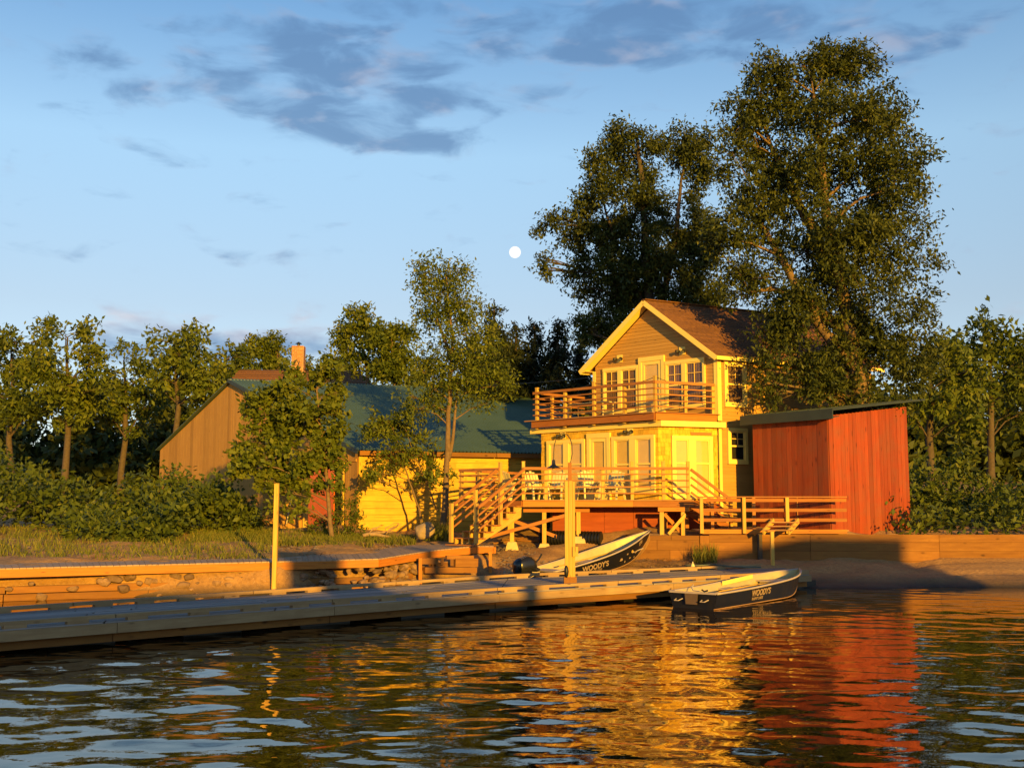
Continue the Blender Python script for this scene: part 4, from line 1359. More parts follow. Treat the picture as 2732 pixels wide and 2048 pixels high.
part('sliding_door', M['reddoor'], shed, lambda m: m.prism([K + gv * dm + ng * .015 + Z * ZB, K + gv * (dB + .1) + ng * .015 + Z * ZB, K + gv * (dB + .1) + ng * .015 + Z * (dZ - .5), K + gv * dm + ng * .015 + Z * (dZ - .5)], ng * .04))
part('door_header', M['reddoor'], shed, lambda m: m.prism([K + gv * dm + ng * .008 + Z * (dZ - .5), K + gv * (dB + .1) + ng * .008 + Z * (dZ - .5), K + gv * (dB + .1) + ng * .008 + Z * dZ, K + gv * dm + ng * .008 + Z * dZ], ng * .02))
# roof panels
ro0 = K - gv * .35 - wv * .22 + Z * (ZE - .04)
up_ = gv * (GLEN + .35) + Z * (GR * (GLEN + .35))
un = wv.cross(up_).normalized()
npan = 15
pw_ = (WLEN + .4) / npan
for i in range(npan):
    m = MB()
    o = ro0 + wv * pw_ * i
    nr = 6
    xs3 = []
    for r in range(nr):
        q = pw_ / nr
        xs3 += [(r * q, 0), (r * q + q * .55, 0), (r * q + q * .68, .045), (r * q + q * .87, .045)]
    xs3.append((pw_, 0))
    lift = RND.uniform(0, .004)
    for (a0, h0), (a1, h1) in zip(xs3, xs3[1:]):
        p0, p1 = o + wv * a0 + un * (h0 + lift), o + wv * a1 + un * (h1 + lift)
        m.face([p0, p1, p1 + up_, p0 + up_])
        m.face([p1 - un * .03, p0 - un * .03, p0 - un * .03 + up_, p1 - un * .03 + up_])
    m.build('roof_panel', M['metalroof'], shed)
back = K + gv * GLEN - wv * .22 + Z * (ZE + GR * GLEN)
bm_beam('ridge_cap', M['metalroof'], shed, back + Z * .03, back + wv * (WLEN + .4) + Z * .03, .3, .04)
part('roof_back', M['metalroof'], shed, lambda m: m.prism([back - Z * .02, back + wv * (WLEN + .4) - Z * .02, back + wv * (WLEN + .4) + gv * 9 - Z * 2.9, back + gv * 9 - Z * 2.9], Z * .03))
bm_beam('verge_board', M['greentrim'], shed, ro0 - wv * .02 - Z * .07, ro0 - wv * .02 + up_ - Z * .07, .035, .16)
e = K - gv * .3 + mo_ * .02
for k in range(5):
    bm_beam('eave_board', M['timber'], shed, e + wv * (k * 2.75 - .15) + Z * (ZE - .14), e + wv * (k * 2.75 + 2.58) + Z * (ZE - .14), .07, .17)

# board fence and pole at the left of the shed door
fc = thing('board_fence', 'short upright board screen left of the open shed door', 'fence', (P(775, 1420, 42.3).x, 42.3, 1.1))
px = 700
while px < 812:
    xa_, xb_ = XP(px + .4, 42.3, 2), XP(px + 13.2, 42.3, 2)
    bm_beam('board', M['shedv'], fc, ((xa_ + xb_) / 2, 42.3 + RND.uniform(-.01, .01), .9), ((xa_ + xb_) / 2, 42.3, ZP(1300 + RND.uniform(-5, 5), 42.3)), xb_ - xa_, .03, Vector((0, 1, 0)))
    px += 13.6
xx = XP(815.5, 42.2, 2)
bm_beam('post', M['post'], fc, (xx, 42.2, .9), (xx, 42.2, ZP(1291, 42.2)), .19, .14, Vector((0, 1, 0)))
bm_beam('rail', M['shedv'], fc, (XP(700, 42.36, 2), 42.36, 2.6), (xx, 42.36, 2.6), .05, .1)
sk = thing('leaning_pole', 'thin pale pole leaning against the board screen', 'pole', P(764, 1396, 41.9))
part('shaft', M['rope'], sk, lambda m: m.tube([P(764, 1398, 41.9), P(784, 1296, 42.2)], [.022, .016], 6))

# ------------------------------------------------------------------ house with a brick chimney far behind the shed
HY = 62.0
bh = thing('brown_roofed_house', 'distant low house with a brown shingle roof and brick chimney behind the shed', 'house', P(860, 1040, HY))
r0, r1, e1, e0 = P(640, 988, HY + 3), P(958, 990, HY + 3), P(994, 1028, HY), P(600, 1028, HY)
for i in range(7):
    t0, t1 = i / 7, (i + 1.06) / 7
    MB().prism([r0.lerp(e0, t0), r1.lerp(e1, t0), r1.lerp(e1, t1) + Z * .04, r0.lerp(e0, t1) + Z * .04], Z * .05).build('shingle_course', M['brownroof'], bh)
part('roof_back', M['brownroof'], bh, lambda m: m.prism([r0, r1, r1 + Vector((.8, 3.2, -1.6)), r0 + Vector((0, 3.2, -1.6))], Z * .05))
part('wall', M['shedv'], bh, lambda m: m.prism([Vector((e0.x + .4, HY + .4, 1)), Vector((e1.x - .4, HY + .4, 1)), Vector((e1.x - .4, HY + 5.6, 1)), Vector((e0.x + .4, HY + 5.6, 1))], Z * (e0.z - 1.05)))
ca, cb_ = P(776.5, 1012, HY - .2), P(809.5, 922, HY - .2)
cw = cb_.x - ca.x
ch = part('chimney', M['mortar'], bh, lambda m: m.prism([Vector((ca.x, HY - .2, ca.z)), Vector((cb_.x, HY - .2, ca.z)), Vector((cb_.x, HY + .4, ca.z)), Vector((ca.x, HY + .4, ca.z))], Z * (cb_.z - ca.z)))
nc = 17
hh = (cb_.z - ca.z) / nc
for r in range(nc):
    n = 3
    z = ca.z + hh * (r + .5)
    st = .5 if r % 2 else 0
    cuts = sorted({0.0, cw} | {min(cw, max(0, cw * (k + st) / n)) for k in range(n + 1)})
    for a, b in zip(cuts, cuts[1:]):
        if b - a < .03: continue
        bm_beam('brick', M['brick'], ch, (ca.x + a + .012, HY - .2 + RND.uniform(-.02, .005), z), (ca.x + b - .012, HY - .2, z), .07, hh - .025)
    bm_beam('brick', M['brick'], ch, (cb_.x - .015, HY - .15, z), (cb_.x - .015, HY + .4, z), .07, hh - .025)
    bm_beam('brick', M['brick'], ch, (ca.x + .015, HY - .15, z), (ca.x + .015, HY + .4, z), .07, hh - .025)
part('chimney_cap', M['iron'], ch, lambda m: m.lathe(Vector(((ca.x + cb_.x) / 2, HY + .1, cb_.z)), [(.08, 0), (.08, .14), (.2, .15), (.02, .27)], 10))

# ------------------------------------------------------------------ boats
def text_mesh(body, size, o, xd, yd, parent, mat, name='lettering', offset=.0, extr=.003):
    cu = bpy.data.curves.new('lettering', 'FONT')
    cu.body = body; cu.size = size; cu.extrude = extr; cu.offset = offset
    cu.align_x = 'LEFT'
    tmp = bpy.data.objects.new('lettering_tmp', cu); COL.objects.link(tmp)
    dg = bpy.context.evaluated_depsgraph_get()
    me = bpy.data.meshes.new_from_object(tmp.evaluated_get(dg))
    bpy.data.objects.remove(tmp); bpy.data.curves.remove(cu)
    xd, yd = xd.normalized(), yd.normalized()
    zd = xd.cross(yd).normalized()
    off = root_of(parent)
    mw = Matrix(((xd.x, yd.x, zd.x, o.x - off.x), (xd.y, yd.y, zd.y, o.y - off.y), (xd.z, yd.z, zd.z, o.z - off.z), (0, 0, 0, 1)))
    me.transform(mw)
    me.materials.clear(); me.materials.append(mat)
    ob = bpy.data.objects.new(name, me); COL.objects.link(ob); ob.parent = parent
    return ob


def boat(label, o, head, L, B, sheer, botmat, full=.4):
    """o = bottom of the transom, head = direction of the keel line"""
    e1 = head.normalized()
    e2 = Z.cross(e1).normalized()          # to port
    e3 = e1.cross(e2).normalized()
    bt = thing('fishing_boat', label, 'boat', o)
    N = 22

    def sec(s):
        k = max(0, (s - full) / (1 - full))
        b = B / 2 * (1 - .97 * k ** 2.3) * (.96 + .04 * min(1, s / .3))
        bc = b * (.84 - .35 * k ** 2)
        zs = .44 + sheer * s ** 2
        zc = .1 + (zs - .18) * k ** 3.2
        zk = .0 + (zs - .3) * k ** 5
        return b, bc, zs, zc, zk

    def Q(s, y, z):
        return o + e1 * (s * L + .1 * (z if s > .95 else 0)) + e2 * y + e3 * z
    hull, bot, ins = MB(), MB(), MB()
    for i in range(N):
        s0, s1 = i / N, (i + 1) / N
        A_, B_ = sec(s0), sec(s1)
        for sg in (-1, 1):
            fl = (lambda m, p: m.face(p if sg < 0 else p[::-1]))
            fl(bot, [Q(s0, 0, A_[4]), Q(s0, sg * A_[1], A_[3]), Q(s1, sg * B_[1], B_[3]), Q(s1, 0, B_[4])][::-1])
            n3 = 3
            for j in range(n3):
                t0, t1 = j / n3, (j + 1) / n3
                w = lambda S, t: (sg * (S[1] + (S[0] - S[1]) * t ** .8), S[3] + (S[2] - S[3]) * t)
                a, b = w(A_, t0), w(A_, t1); c, d_ = w(B_, t1), w(B_, t0)
                fl(hull, [Q(s0, *a), Q(s0, *b), Q(s1, *c), Q(s1, *d_)][::-1])
            g = .03
            fl(ins, [Q(s0, sg * (A_[0] - g), A_[2]), Q(s0, sg * max(.0, A_[1] - g), A_[3] + .04), Q(s1, sg * max(.0, B_[1] - g), B_[3] + .04), Q(s1, sg * max(0, B_[0] - g), B_[2])][::-1])
            fl(ins, [Q(s0, sg * max(0, A_[1] - g), A_[3] + .04), Q(s0, 0, A_[3] + .03), Q(s1, 0, B_[3] + .03), Q(s1, sg * max(0, B_[1] - g), B_[3] + .04)][::-1])
    S = sec(0)
    hull.face([Q(0, -S[1], S[3]), Q(0, 0, S[4]), Q(0, S[1], S[3]), Q(0, S[0], S[2]), Q(0, -S[0], S[2])][::-1])
    ins.face([Q(.012, -S[1] + .03, S[3]), Q(.012, 0, S[4] + .03), Q(.012, S[1] - .03, S[3]), Q(.012, S[0] - .03, S[2]), Q(.012, -S[0] + .03, S[2])])
    hl = hull.build('hull', M['navy'], bt, smooth=False, weld=True)
    bot.build('hull_bottom', botmat, bt, weld=True)
    ins.build('hull_inside', M['alu'], bt, weld=True)
    for sg in (-1, 1):
        part('gunwale', M['alutop'], bt, lambda m: m.tube([Q(i / N, sg * (sec(i / N)[0] + .004), sec(i / N)[2] + .006) for i in range(N + 1)], .024, 6), smooth=True)
        part('spray_rail', M['bottom'], bt, lambda m: m.tube([Q(i / N, sg * (sec(i / N)[1] + .008), sec(i / N)[3] + .01) for i in range(N + 1)], .012, 5))
        c = Q(0, sg * (S[0] - .01), S[2])
        part('corner_cap', M['alutop'], bt, lambda m: m.prism([c - e2 * sg * .0 + e3 * .0 - e1 * .02, c + e2 * -sg * .16 - e1 * .02, c + e1 * .2], e3 * .03))
    bm_beam('transom_cap', M['alutop'], bt, Q(0, -S[0] + .02, S[2] + .004), Q(0, S[0] - .02, S[2] + .004), .05, .035, e3)
    for (s0, s1, z) in ((.03, .13, .36), (.4, .5, .34), (.74, .9, .42)):
        a, b = sec(s0), sec(s1)
        w0, w1 = min(a[0], b[0]) - .05, min(a[0], b[0]) - .05
        w1 = b[0] - .05
        part('bench', M['alutop'], bt, lambda m: m.prism([Q(s0, -(a[0] - .05), z), Q(s0, a[0] - .05, z), Q(s1, w1, z), Q(s1, -w1, z)], e3 * .03))
        part('bench_front', M['alu'], bt, lambda m: m.prism([Q(s0 + .006, -(a[1] - .06), a[3] + .04), Q(s0 + .006, a[1] - .06, a[3] + .04), Q(s0 + .006, a[1] - .05, z - .002), Q(s0 + .006, -(a[1] - .05), z - .002)], e1 * .02))
        part('bench_front', M['alu'], bt, lambda m: m.prism([Q(s1 - .012, -(b[1] - .06), b[3] + .04), Q(s1 - .012, b[1] - .06, b[3] + .04), Q(s1 - .012, b[1] - .05, z - .002), Q(s1 - .012, -(b[1] - .05), z - .002)], e1 * .02))
    for y in (-.32, .32):
        part('drain_handle', M['alutop'], bt, lambda m: m.tube([Q(-.006, y - .08, .31), Q(-.03, y - .05, .275), Q(-.03, y + .05, .275), Q(-.006, y + .08, .3)], .012, 5))
    part('motor_plate', M['plaque'], bt, lambda m: m.prism([Q(-.012, -.16, .43), Q(-.012, .16, .43), Q(-.012, .14, .2), Q(-.012, -.14, .2)], -e1 * .012))
    return bt, Q, sec, e1, e2, e3


def hull_text(bt, Q, sec, e1, e2, e3, body, s, t, size, mat=None, offset=.0, dz=.0):
    """lettering on the starboard side, reading from stern to bow"""
    def pt(s, t):
        S = sec(s)
        return Q(s, -(S[1] + (S[0] - S[1]) * t ** .8), S[3] + (S[2] - S[3]) * t)
    p = pt(s, t)
    xd = pt(s + .1, t) - p
    yd = pt(s, min(1, t + .25)) - p
    yd = (yd - xd.normalized() * yd.dot(xd.normalized()))
    nn = xd.cross(yd).normalized()
    return text_mesh(body, size, p + nn * .012, xd, yd, bt, mat or M['letter'], offset=offset)


# boat pulled up on the beach
bow = P(1742, 1413, 32.9)
st = Vector((.82, 30.25, .0))
hd = Vector((bow.x, bow.y, 0)) - Vector((st.x, st.y, 0))
hd = hd.normalized() * math.cos(math.radians(8.0)) + Z * math.sin(math.radians(8.0))
beach = boat('navy fishing boat pulled up on the beach beside the lamp post with its motor on', st, hd, 4.25, 1.3, .42, M['bottom'])
hull_text(*beach, "WOODY'S", .235, .42, .21, offset=.006)
hull_text(*beach, "RAINY LAKE", .3, .22, .085)
hull_text(*beach, "2701", .83, .62, .13, offset=.003)
bt, Q, sec, e1, e2, e3 = beach
# printed fish motif towards the bow
for (s, t, w, h, mt_) in ((.6, .45, .2, .09, 'letter'), (.67, .62, .1, .06, 'drift'), (.73, .6, .16, .1, 'post'), (.7, .32, .14, .05, 'drift'), (.76, .2, .1, .05, 'letter'), (.78, .42, .18, .06, 'drift'), (.64, .25, .07, .06, 'letter')):
    S = sec(s)
    c = Q(s, -(S[1] + (S[0] - S[1]) * t ** .8), S[3] + (S[2] - S[3]) * t)
    xd = (Q(s + .05, -(sec(s + .05)[1] + (sec(s + .05)[0] - sec(s + .05)[1]) * t ** .8), sec(s + .05)[3] + (sec(s + .05)[2] - sec(s + .05)[3]) * t) - c).normalized()
    yd = (Q(s, -S[0], S[2]) - Q(s, -S[1], S[3])).normalized()
    nn = xd.cross(yd).normalized()
    pts = []
    n = 9
    for i in range(n):
        a = 6.283 * i / n
        r = RND.uniform(.45, 1.0)
        pts.append(c + xd * (w * .5 * r * math.cos(a)) + yd * (h * .6 * r * math.sin(a)) + nn * .012)
    MB().prism(pts, nn * .003).build('printed_motif', M[mt_], bt)
# outboard motor
oc = Q(0, 0, .66) - e1 * .5
def ring(s, w, h, zc):
    return [oc + e1 * s + e2 * (w * math.copysign(abs(math.cos(a)) ** .7, math.cos(a))) + e3 * (zc + h * math.copysign(abs(math.sin(a)) ** .7, math.sin(a))) for a in (6.283 * k / 18 for k in range(18))]
m = MB()
prof = [(-.36, .05, .06, .02), (-.33, .15, .17, .0), (-.2, .2, .24, .0), (.0, .22, .27, .01), (.16, .21, .25, -.01), (.28, .17, .18, -.04), (.33, .07, .08, -.06)]
rs = [ring(*p) for p in prof]
for a, b in zip(rs, rs[1:]):
    for k in range(18):
        m.face([a[k], b[k], b[(k + 1) % 18], a[(k + 1) % 18]])
m.face(rs[0]); m.face(rs[-1][::-1])
cow = m.build('outboard_motor', M['black'], bt, smooth=True, label='glossy black outboard motor tilted on the transom')
for y, w in ((-.05, .03), (-.11, .02), (.03, .016)):
    pts = []
    for (s, ww, h, zc) in prof[2:6]:
        ang = math.acos(max(-1, min(1, (abs(y) / ww) ** (1 / .7))))
        pts.append(oc + e1 * s + e2 * y * 1.0 + e3 * (zc + h * math.sin(ang) ** .7 + .004))
    mm = MB()
    for a, b in zip(pts, pts[1:]):
        mm.face([a - e2 * w / 2, b - e2 * w / 2, b + e2 * w / 2, a + e2 * w / 2][::-1])
    mm.build('cowl_stripe', M['alutop'], cow)
part('motor_leg', M['rubber'], cow, lambda q: q.beam(oc - e3 * .18, oc - e3 * .62 - e1 * .1, .12, .16, e1))
part('clamp_bracket', M['rubber'], cow, lambda q: q.beam(oc + e1 * .22 - e3 * .1, oc + e1 * .4 - e3 * .2, .2, .14, e3))
part('tiller_handle', M['rubber'], cow, lambda q: q.tube([oc + e1 * .22 - e3 * .04, oc + e1 * .5 + e3 * .1, oc + e1 * .62 + e3 * .22], [.03, .022, .026], 8))
part('propeller', M['rubber'], cow, lambda q: q.lathe(oc - e3 * .66 - e1 * .32, [(.03, 0), (.06, .05), (.05, .2), (.02, .26)], 10, axis=e1))

# boat moored at the right
st2 = Vector((3.95, 24.1, -.1))
afloat = boat('navy fishing boat afloat in the lower right corner with its cream inside showing', st2, Vector((.63, .777, .006)), 5.4, 1.24, .22, M['navy'], .6)
hull_text(*afloat, "WOODY'S", .3, .5, .2, offset=.006)
hull_text(*afloat, "RAINY LAKE", .308, .24, .1)
bt2, Q2, sec2, f1, f2, f3 = afloat
a = Q2(.08, -.05, .42)
part('mooring_rope', M['rope'], bt2, lambda q: q.tube([a, a + f3 * .02 + f2 * .12, Q2(.1, .3, .44), Q2(.15, .5, .5), Q2(.2, sec2(.2)[0], sec2(.2)[2] + .03), Q2(.22, sec2(.22)[0] + .05, sec2(.22)[2] + .06)], .012, 6))
part('tie_cleat', M['iron'], bt2, lambda q: q.tube([a - f2 * .08 + f3 * .05, a + f3 * .02, a + f2 * .07 + f3 * .06], .02, 6))
part('number_strip', M['trim'], bt2, lambda q: q.prism([Q2(.44, sec2(.44)[0] - .062, .42), Q2(.72, sec2(.72)[0] - .062, .5), Q2(.72, sec2(.72)[0] - .062, .6), Q2(.44, sec2(.44)[0] - .062, .52)], -f2 * .01))
part('seat_post', M['rubber'], bt2, lambda q: q.tube([Q2(.4, -.1, .12), Q2(.4, -.1, .34)], .05, 8))

for (bb, lab, s0, s1, y) in ((beach, 'wooden oar lying inside the beached boat', .2, .66, .2), (afloat, 'wooden oar lying inside the floating boat', .18, .55, -.12)):
    t_, q_, sc_, a1_, a2_, a3_ = bb
    p0, p1 = q_(s0, y, .41), q_(s1, y + .06, .44)
    oar = thing('oar', lab, 'oar', p0)
    part('shaft', M['post'], oar, lambda m: m.tube([p0, p1], .018, 6))
    dd = (p1 - p0).normalized()
    part('blade', M['post'], oar, lambda m: m.beam(p1, p1 + dd * .45, .13, .015, a3_))

# ------------------------------------------------------------------ things on the shore
# corrugated pipe under the deck
c0, c1 = P(1442, 1432, 35.5), P(1606, 1438, 34.75)
c0.z = gz(c0.x, c0.y) + .22; c1.z = gz(c1.x, c1.y) + .12
ax = (c1 - c0); ln = ax.length
cp = thing('culvert_pipe', 'black corrugated plastic pipe lying on the ground under the deck', 'pipe', c0)
nr = 20
prof = []
for i in range(nr):
    z = ln * i / nr; q = ln / nr
    prof += [(.2, z), (.2, z + q * .18), (.245, z + q * .3), (.245, z + q * .75), (.2, z + q * .88)]
part('pipe_wall', M['rubber'], cp, lambda m: m.lathe(c0, prof, 22, axis=ax), smooth=False)
bo = thing('boulder', 'large pale boulder in front of the shed wall left of the stairs', 'boulder', P(1129, 1432, 36.6))
pb_ = P(1129, 1412, 36.6)
bst = put_stone('stone_body', M['boulder'], pb_ - Z * .03, (.43, .36, .4), bo)
bst.data = STONES[4].copy(); bst.data.materials.clear(); bst.data.materials.append(M['boulder'])
sb = bst.modifiers.new('s', 'SUBSURF'); sb.levels = sb.render_levels = 1
# driftwood at the foot of the shed wall
for i, (x0_, y0_, x1_, y1_, r, lab) in enumerate(((962, 1432, 1050, 1417, .05, 'long bent driftwood branch lying along the foot of the shed wall'),
                                                 (985, 1422, 1012, 1404, .03, 'short driftwood stick propped up at the left of the branch heap'),
                                                 (1030, 1424, 1062, 1402, .035, 'forked driftwood branch sticking up at the right of the heap'),
                                                 (968, 1428, 1042, 1431, .075, 'thick pale log lying in front of the driftwood heap'))):
    yy = 37.4 - .12 * i
    a, b = P(x0_, y0_, yy), P(x1_, y1_, yy + .1)
    a.z = max(a.z, gz(a.x, a.y) + r)
    t = thing('driftwood', lab, 'driftwood', a, 'driftwood by the shed wall')
    mid_ = a.lerp(b, .5) + Z * .06
    part('limb', M['drift'], t, lambda m: m.tube([a, a.lerp(mid_, .5) + Z * .02, mid_, mid_.lerp(b, .6) - Z * .02, b], [r, r * 1.05, r * .9, r * .7, r * .35], 7), smooth=True)
    if i in (0, 2):
        for k in range(3):
            s = a.lerp(b, .35 + .2 * k)
            part('twig', M['drift'], t, lambda m: m.tube([s, s + Vector((RND.uniform(-.1, .2), -.05, .16)), s + Vector((RND.uniform(-.1, .4), -.05, RND.uniform(.15, .34)))], [.02, .015, .006], 5))
SCRAP = ['old board on the ground just right of the bottom stair', 'old board lying between the stairs and the first pier', 'old board lying left of the first concrete pier', 'old board lying behind the first concrete pier',
         'old board lying between the two concrete piers', 'old board lying left of the corrugated pipe end', 'old board lying in front of the corrugated pipe']
# planks and sticks lying under the deck
for i in range(7):
    a = P(1315 + 22 * i, 1424 + (i % 3) * 7, 36.0 + .2 * (i % 3))
    a.z = gz(a.x, a.y) + .04
    b = a + Vector((RND.uniform(.6, 1.3), RND.uniform(-.3, .3), 0)); b.z = gz(b.x, b.y) + .05
    o = bm_beam('scrap_board', M['timber'], None, a, b, .12, .04)
    ROOT[o.name] = Vector((0, 0, 0))
    tag(o, SCRAP[i], 'board', 'scrap boards under the deck')
# hose coiled behind the dock
hc = P(1862, 1492, 31.9); hc.z = gz(hc.x, hc.y) + .05
ho = MB().tube([hc + Vector((.55 * math.cos(a) * (1 - .03 * a), .5 * math.sin(a) * (1 - .03 * a), .012 * a)) for a in np.linspace(0, 12.4, 60)] + [hc + Vector((1.0, -.5, .1)), hc + Vector((1.6, -1.0, .12))], .022, 6).build('garden_hose', M['hose'], smooth=True)
tag(ho, 'pale green hose coiled on the ground behind the right end of the dock', 'hose')
bu = P(1848, 1496, 31.6); bu.z = gz(bu.x, bu.y)
fl = thing('float_bobber', 'small cream float lying beside the coiled hose', 'float', bu)
part('body', M['whiteplastic'], fl, lambda m: m.lathe(bu + Z * .02, [(.03, 0), (.08, .06), (.085, .14), (.05, .22), (.03, .27)], 12), smooth=True)
part('stem', M['rope'], fl, lambda m: m.tube([bu + Z * .27, bu + Z * .34], .018, 6))

# ------------------------------------------------------------------ vegetation
def leaf_cloud(anch, outw, per, tl, L, W, rng, droop=.15, flat=.5, tintmu=.45):
    n = len(anch)
    d = outw + rng.normal(0, .55, (n, 3)); d[:, 2] -= droop
    d /= np.linalg.norm(d, axis=1, keepdims=True) + 1e-9
    t = rng.uniform(0, 1, (n, per))
    pos = anch[:, None, :] + d[:, None, :] * (t * tl)[..., None] + rng.normal(0, tl * .22, (n, per, 3))
    pos = pos.reshape(-1, 3)
    m = len(pos)
    ax = np.repeat(d, per, 0) * .6 + rng.normal(0, .6, (m, 3)); ax[:, 2] -= .15
    ax /= np.linalg.norm(ax, axis=1, keepdims=True) + 1e-9
    nr_ = rng.normal(0, 1, (m, 3)); nr_[:, 2] = np.abs(nr_[:, 2]) + flat
    sd = np.cross(ax, nr_); sd /= np.linalg.norm(sd, axis=1, keepdims=True) + 1e-9
    sz = rng.uniform(.65, 1.25, (m, 1))
    a, s = ax * L * sz * .5, sd * W * sz * .5
    v = np.stack([pos - a, pos + s - a * .1, pos + a, pos - s - a * .1], 1).reshape(-1, 3)
    f = np.arange(m * 4).reshape(-1, 4)
    tw = np.repeat(rng.normal(tintmu, .16, n), per) + rng.normal(0, .16, m)
    return v, f, np.clip(tw, 0, 1)


DENS = 3.0


def tree(name, label, Y, stems, blobs, leaf, bark, seed, per=24, dens=26, tl=.45, L=.16, W=.07, clump=15, group=None, cat='tree', r0=.14, thin=.9, limbs=True, depth=.9, tintmu=.45, baseg=True):
    rng = np.random.default_rng(seed); rr = random.Random(seed)
    b0_ = P(stems[0][0][0], stems[0][0][1], Y)
    root = thing(name, label, cat, (b0_.x, b0_.y, min(b0_.z, gz(b0_.x, b0_.y)) if baseg else b0_.z), group)
    tm = MB()
    tpts = []
    for si, st_ in enumerate(stems):
        pts = [P(x, y, Y + (.0 if si == 0 else .1 * si)) for x, y in st_]
        if si == 0 and baseg: pts[0].z = min(pts[0].z, gz(pts[0].x, pts[0].y) - .1)
        fine = []
        for a, b in zip(pts, pts[1:]):
            for k in range(3):
                q = a.lerp(b, k / 3)
                if fine: q += Vector((rr.uniform(-1, 1), rr.uniform(-1, 1), 0)) * (b - a).length * .02
                fine.append(q)
        fine.append(pts[-1])
        r = r0 * (1 if si == 0 else .6)
        rad = [r * (1.25 if i == 0 and si == 0 else 1) * (1 - .82 * i / (len(fine) - 1)) for i in range(len(fine))]
        tm.tube(fine, rad, 8)
        tpts += list(zip(fine, rad))
    anchors, outs = [], []
    for (bx, by, rx, ry, dy) in blobs:
        c = P(bx, by, Y + dy)
        sx, sz = rx * (Y + dy) / FPX, ry * (Y + dy) / FPX
        sy = depth * (sx + sz) / 2
        n = max(6, int(dens * DENS * (sx * sz)))
        g = rng.normal(0, 1, (n, 3)); g /= np.linalg.norm(g, axis=1, keepdims=True)
        rad = rng.uniform(.25, 1, (n, 1)) ** .55
        ns_ = max(3, int(n / clump))
        h = rng.normal(0, 1, (ns_, 3)); h /= np.linalg.norm(h, axis=1, keepdims=True)
        sub = h * rng.uniform(.45, 1, (ns_, 1)) ** .5
        pick = rng.integers(0, ns_, n)
        pts = sub[pick] * .92 + g * rad * rng.uniform(.3, .48, (n, 1))
        pts = pts * np.array([sx, sy, sz]) + np.array(c)
        anchors.append(pts); outs.append(g * .7 + sub[pick] * .3)
        if limbs:
            best = min(tpts, key=lambda t: (t[0] - c).length + max(0, t[0].z - (c.z - .25 * (t[0] - c).length)) * 2.5)
            p0, rr0 = best
            rb_ = max(.012, min(rr0 * .6, .02 + .03 * (c - p0).length * r0 * 2))
            md = p0.lerp(c, .5) + Vector((rr.uniform(-.1, .1), rr.uniform(-.1, .1), .08)) * (c - p0).length
            tm.tube([p0, p0.lerp(md, .5), md, md.lerp(c, .55), c], [rb_, rb_ * .85, rb_ * .65, rb_ * .5, rb_ * .3], 5, cap=False)
            for k in range(min(7, n)):
                e = Vector(pts[k])
                q = c.lerp(md, rr.uniform(0, .7))
                tm.tube([q, q.lerp(e, .55) + Vector((0, 0, .06)), e], [rb_ * .35, rb_ * .22, .004], 4, cap=False)
    tm.build('trunk', bark, root, smooth=True)
    an, ou = np.concatenate(anchors), np.concatenate(outs)
    v, f, t = leaf_cloud(an, ou, per, tl, L, W, rng, tintmu=tintmu)
    raw_mesh('crown', v, f, leaf, root, tint=t)
    return root


tree('ash_tree', 'slender young ash tree rising in front of the green shed roof', 39.6,
     [[(1183, 1402), (1191, 1300), (1194, 1200), (1197, 1100), (1203, 1000), (1207, 900), (1196, 800), (1190, 720)], [(1196, 1230), (1212, 1150), (1216, 1060), (1222, 980)], [(1204, 960), (1170, 860), (1150, 760)]],
     [(1130, 735, 44, 42, 0), (1205, 740, 50, 40, .3), (1160, 800, 62, 44, -.3), (1232, 812, 52, 44, .2), (1120, 760, 25, 22, .2), (1225, 715, 20, 18, 0), (1145, 850, 40, 28, .4), (1205, 870, 62, 42, -.2),
      (1268, 890, 50, 44, .3), (1180, 930, 66, 42, .4), (1278, 950, 62, 40, -.4), (1215, 985, 90, 42, .2), (1310, 1005, 42, 30, .1), (1150, 1035, 52, 32, -.4),
      (1245, 1050, 66, 30, .3), (1335, 1030, 34, 24, .2), (1115, 1090, 40, 30, -.5), (1180, 1085, 42, 26, .4), (1300, 1075, 30, 16, 0), (1120, 990, 46, 28, .5), (1090, 1055, 20, 16, 0)],
     M['leaf_y'], M['bark'], 31, clump=5, dens=36, r0=.13, L=.16, W=.065, tl=.55)
tree('leaning_sapling', 'low many stemmed sapling leaning left against the shed wall', 39.9,
     [[(1132, 1402), (1118, 1355), (1097, 1300), (1082, 1250), (1068, 1200), (1050, 1150)], [(1166, 1362), (1148, 1310), (1128, 1262), (1100, 1200), (1085, 1150)]],
     [(1030, 1112, 44, 26, 0), (1072, 1135, 40, 30, .2), (985, 1142, 34, 16, -.2), (1040, 1160, 46, 22, 0), (1105, 1170, 46, 26, .2), (1065, 1205, 44, 18, -.2), (1118, 1215, 40, 20, .1),
      (1030, 1245, 26, 12, -.2), (1003, 1262, 18, 10, -.3), (992, 1280, 12, 7, -.3), (1150, 1245, 30, 20, .2), (1130, 1275, 18, 14, .2), (1172, 1282, 20, 26, -.2), (1052, 1122, 30, 22, .3)],
     M['leaf_y'], M['bark'], 32, clump=6, dens=24, r0=.05, L=.2, W=.08, tl=.42)
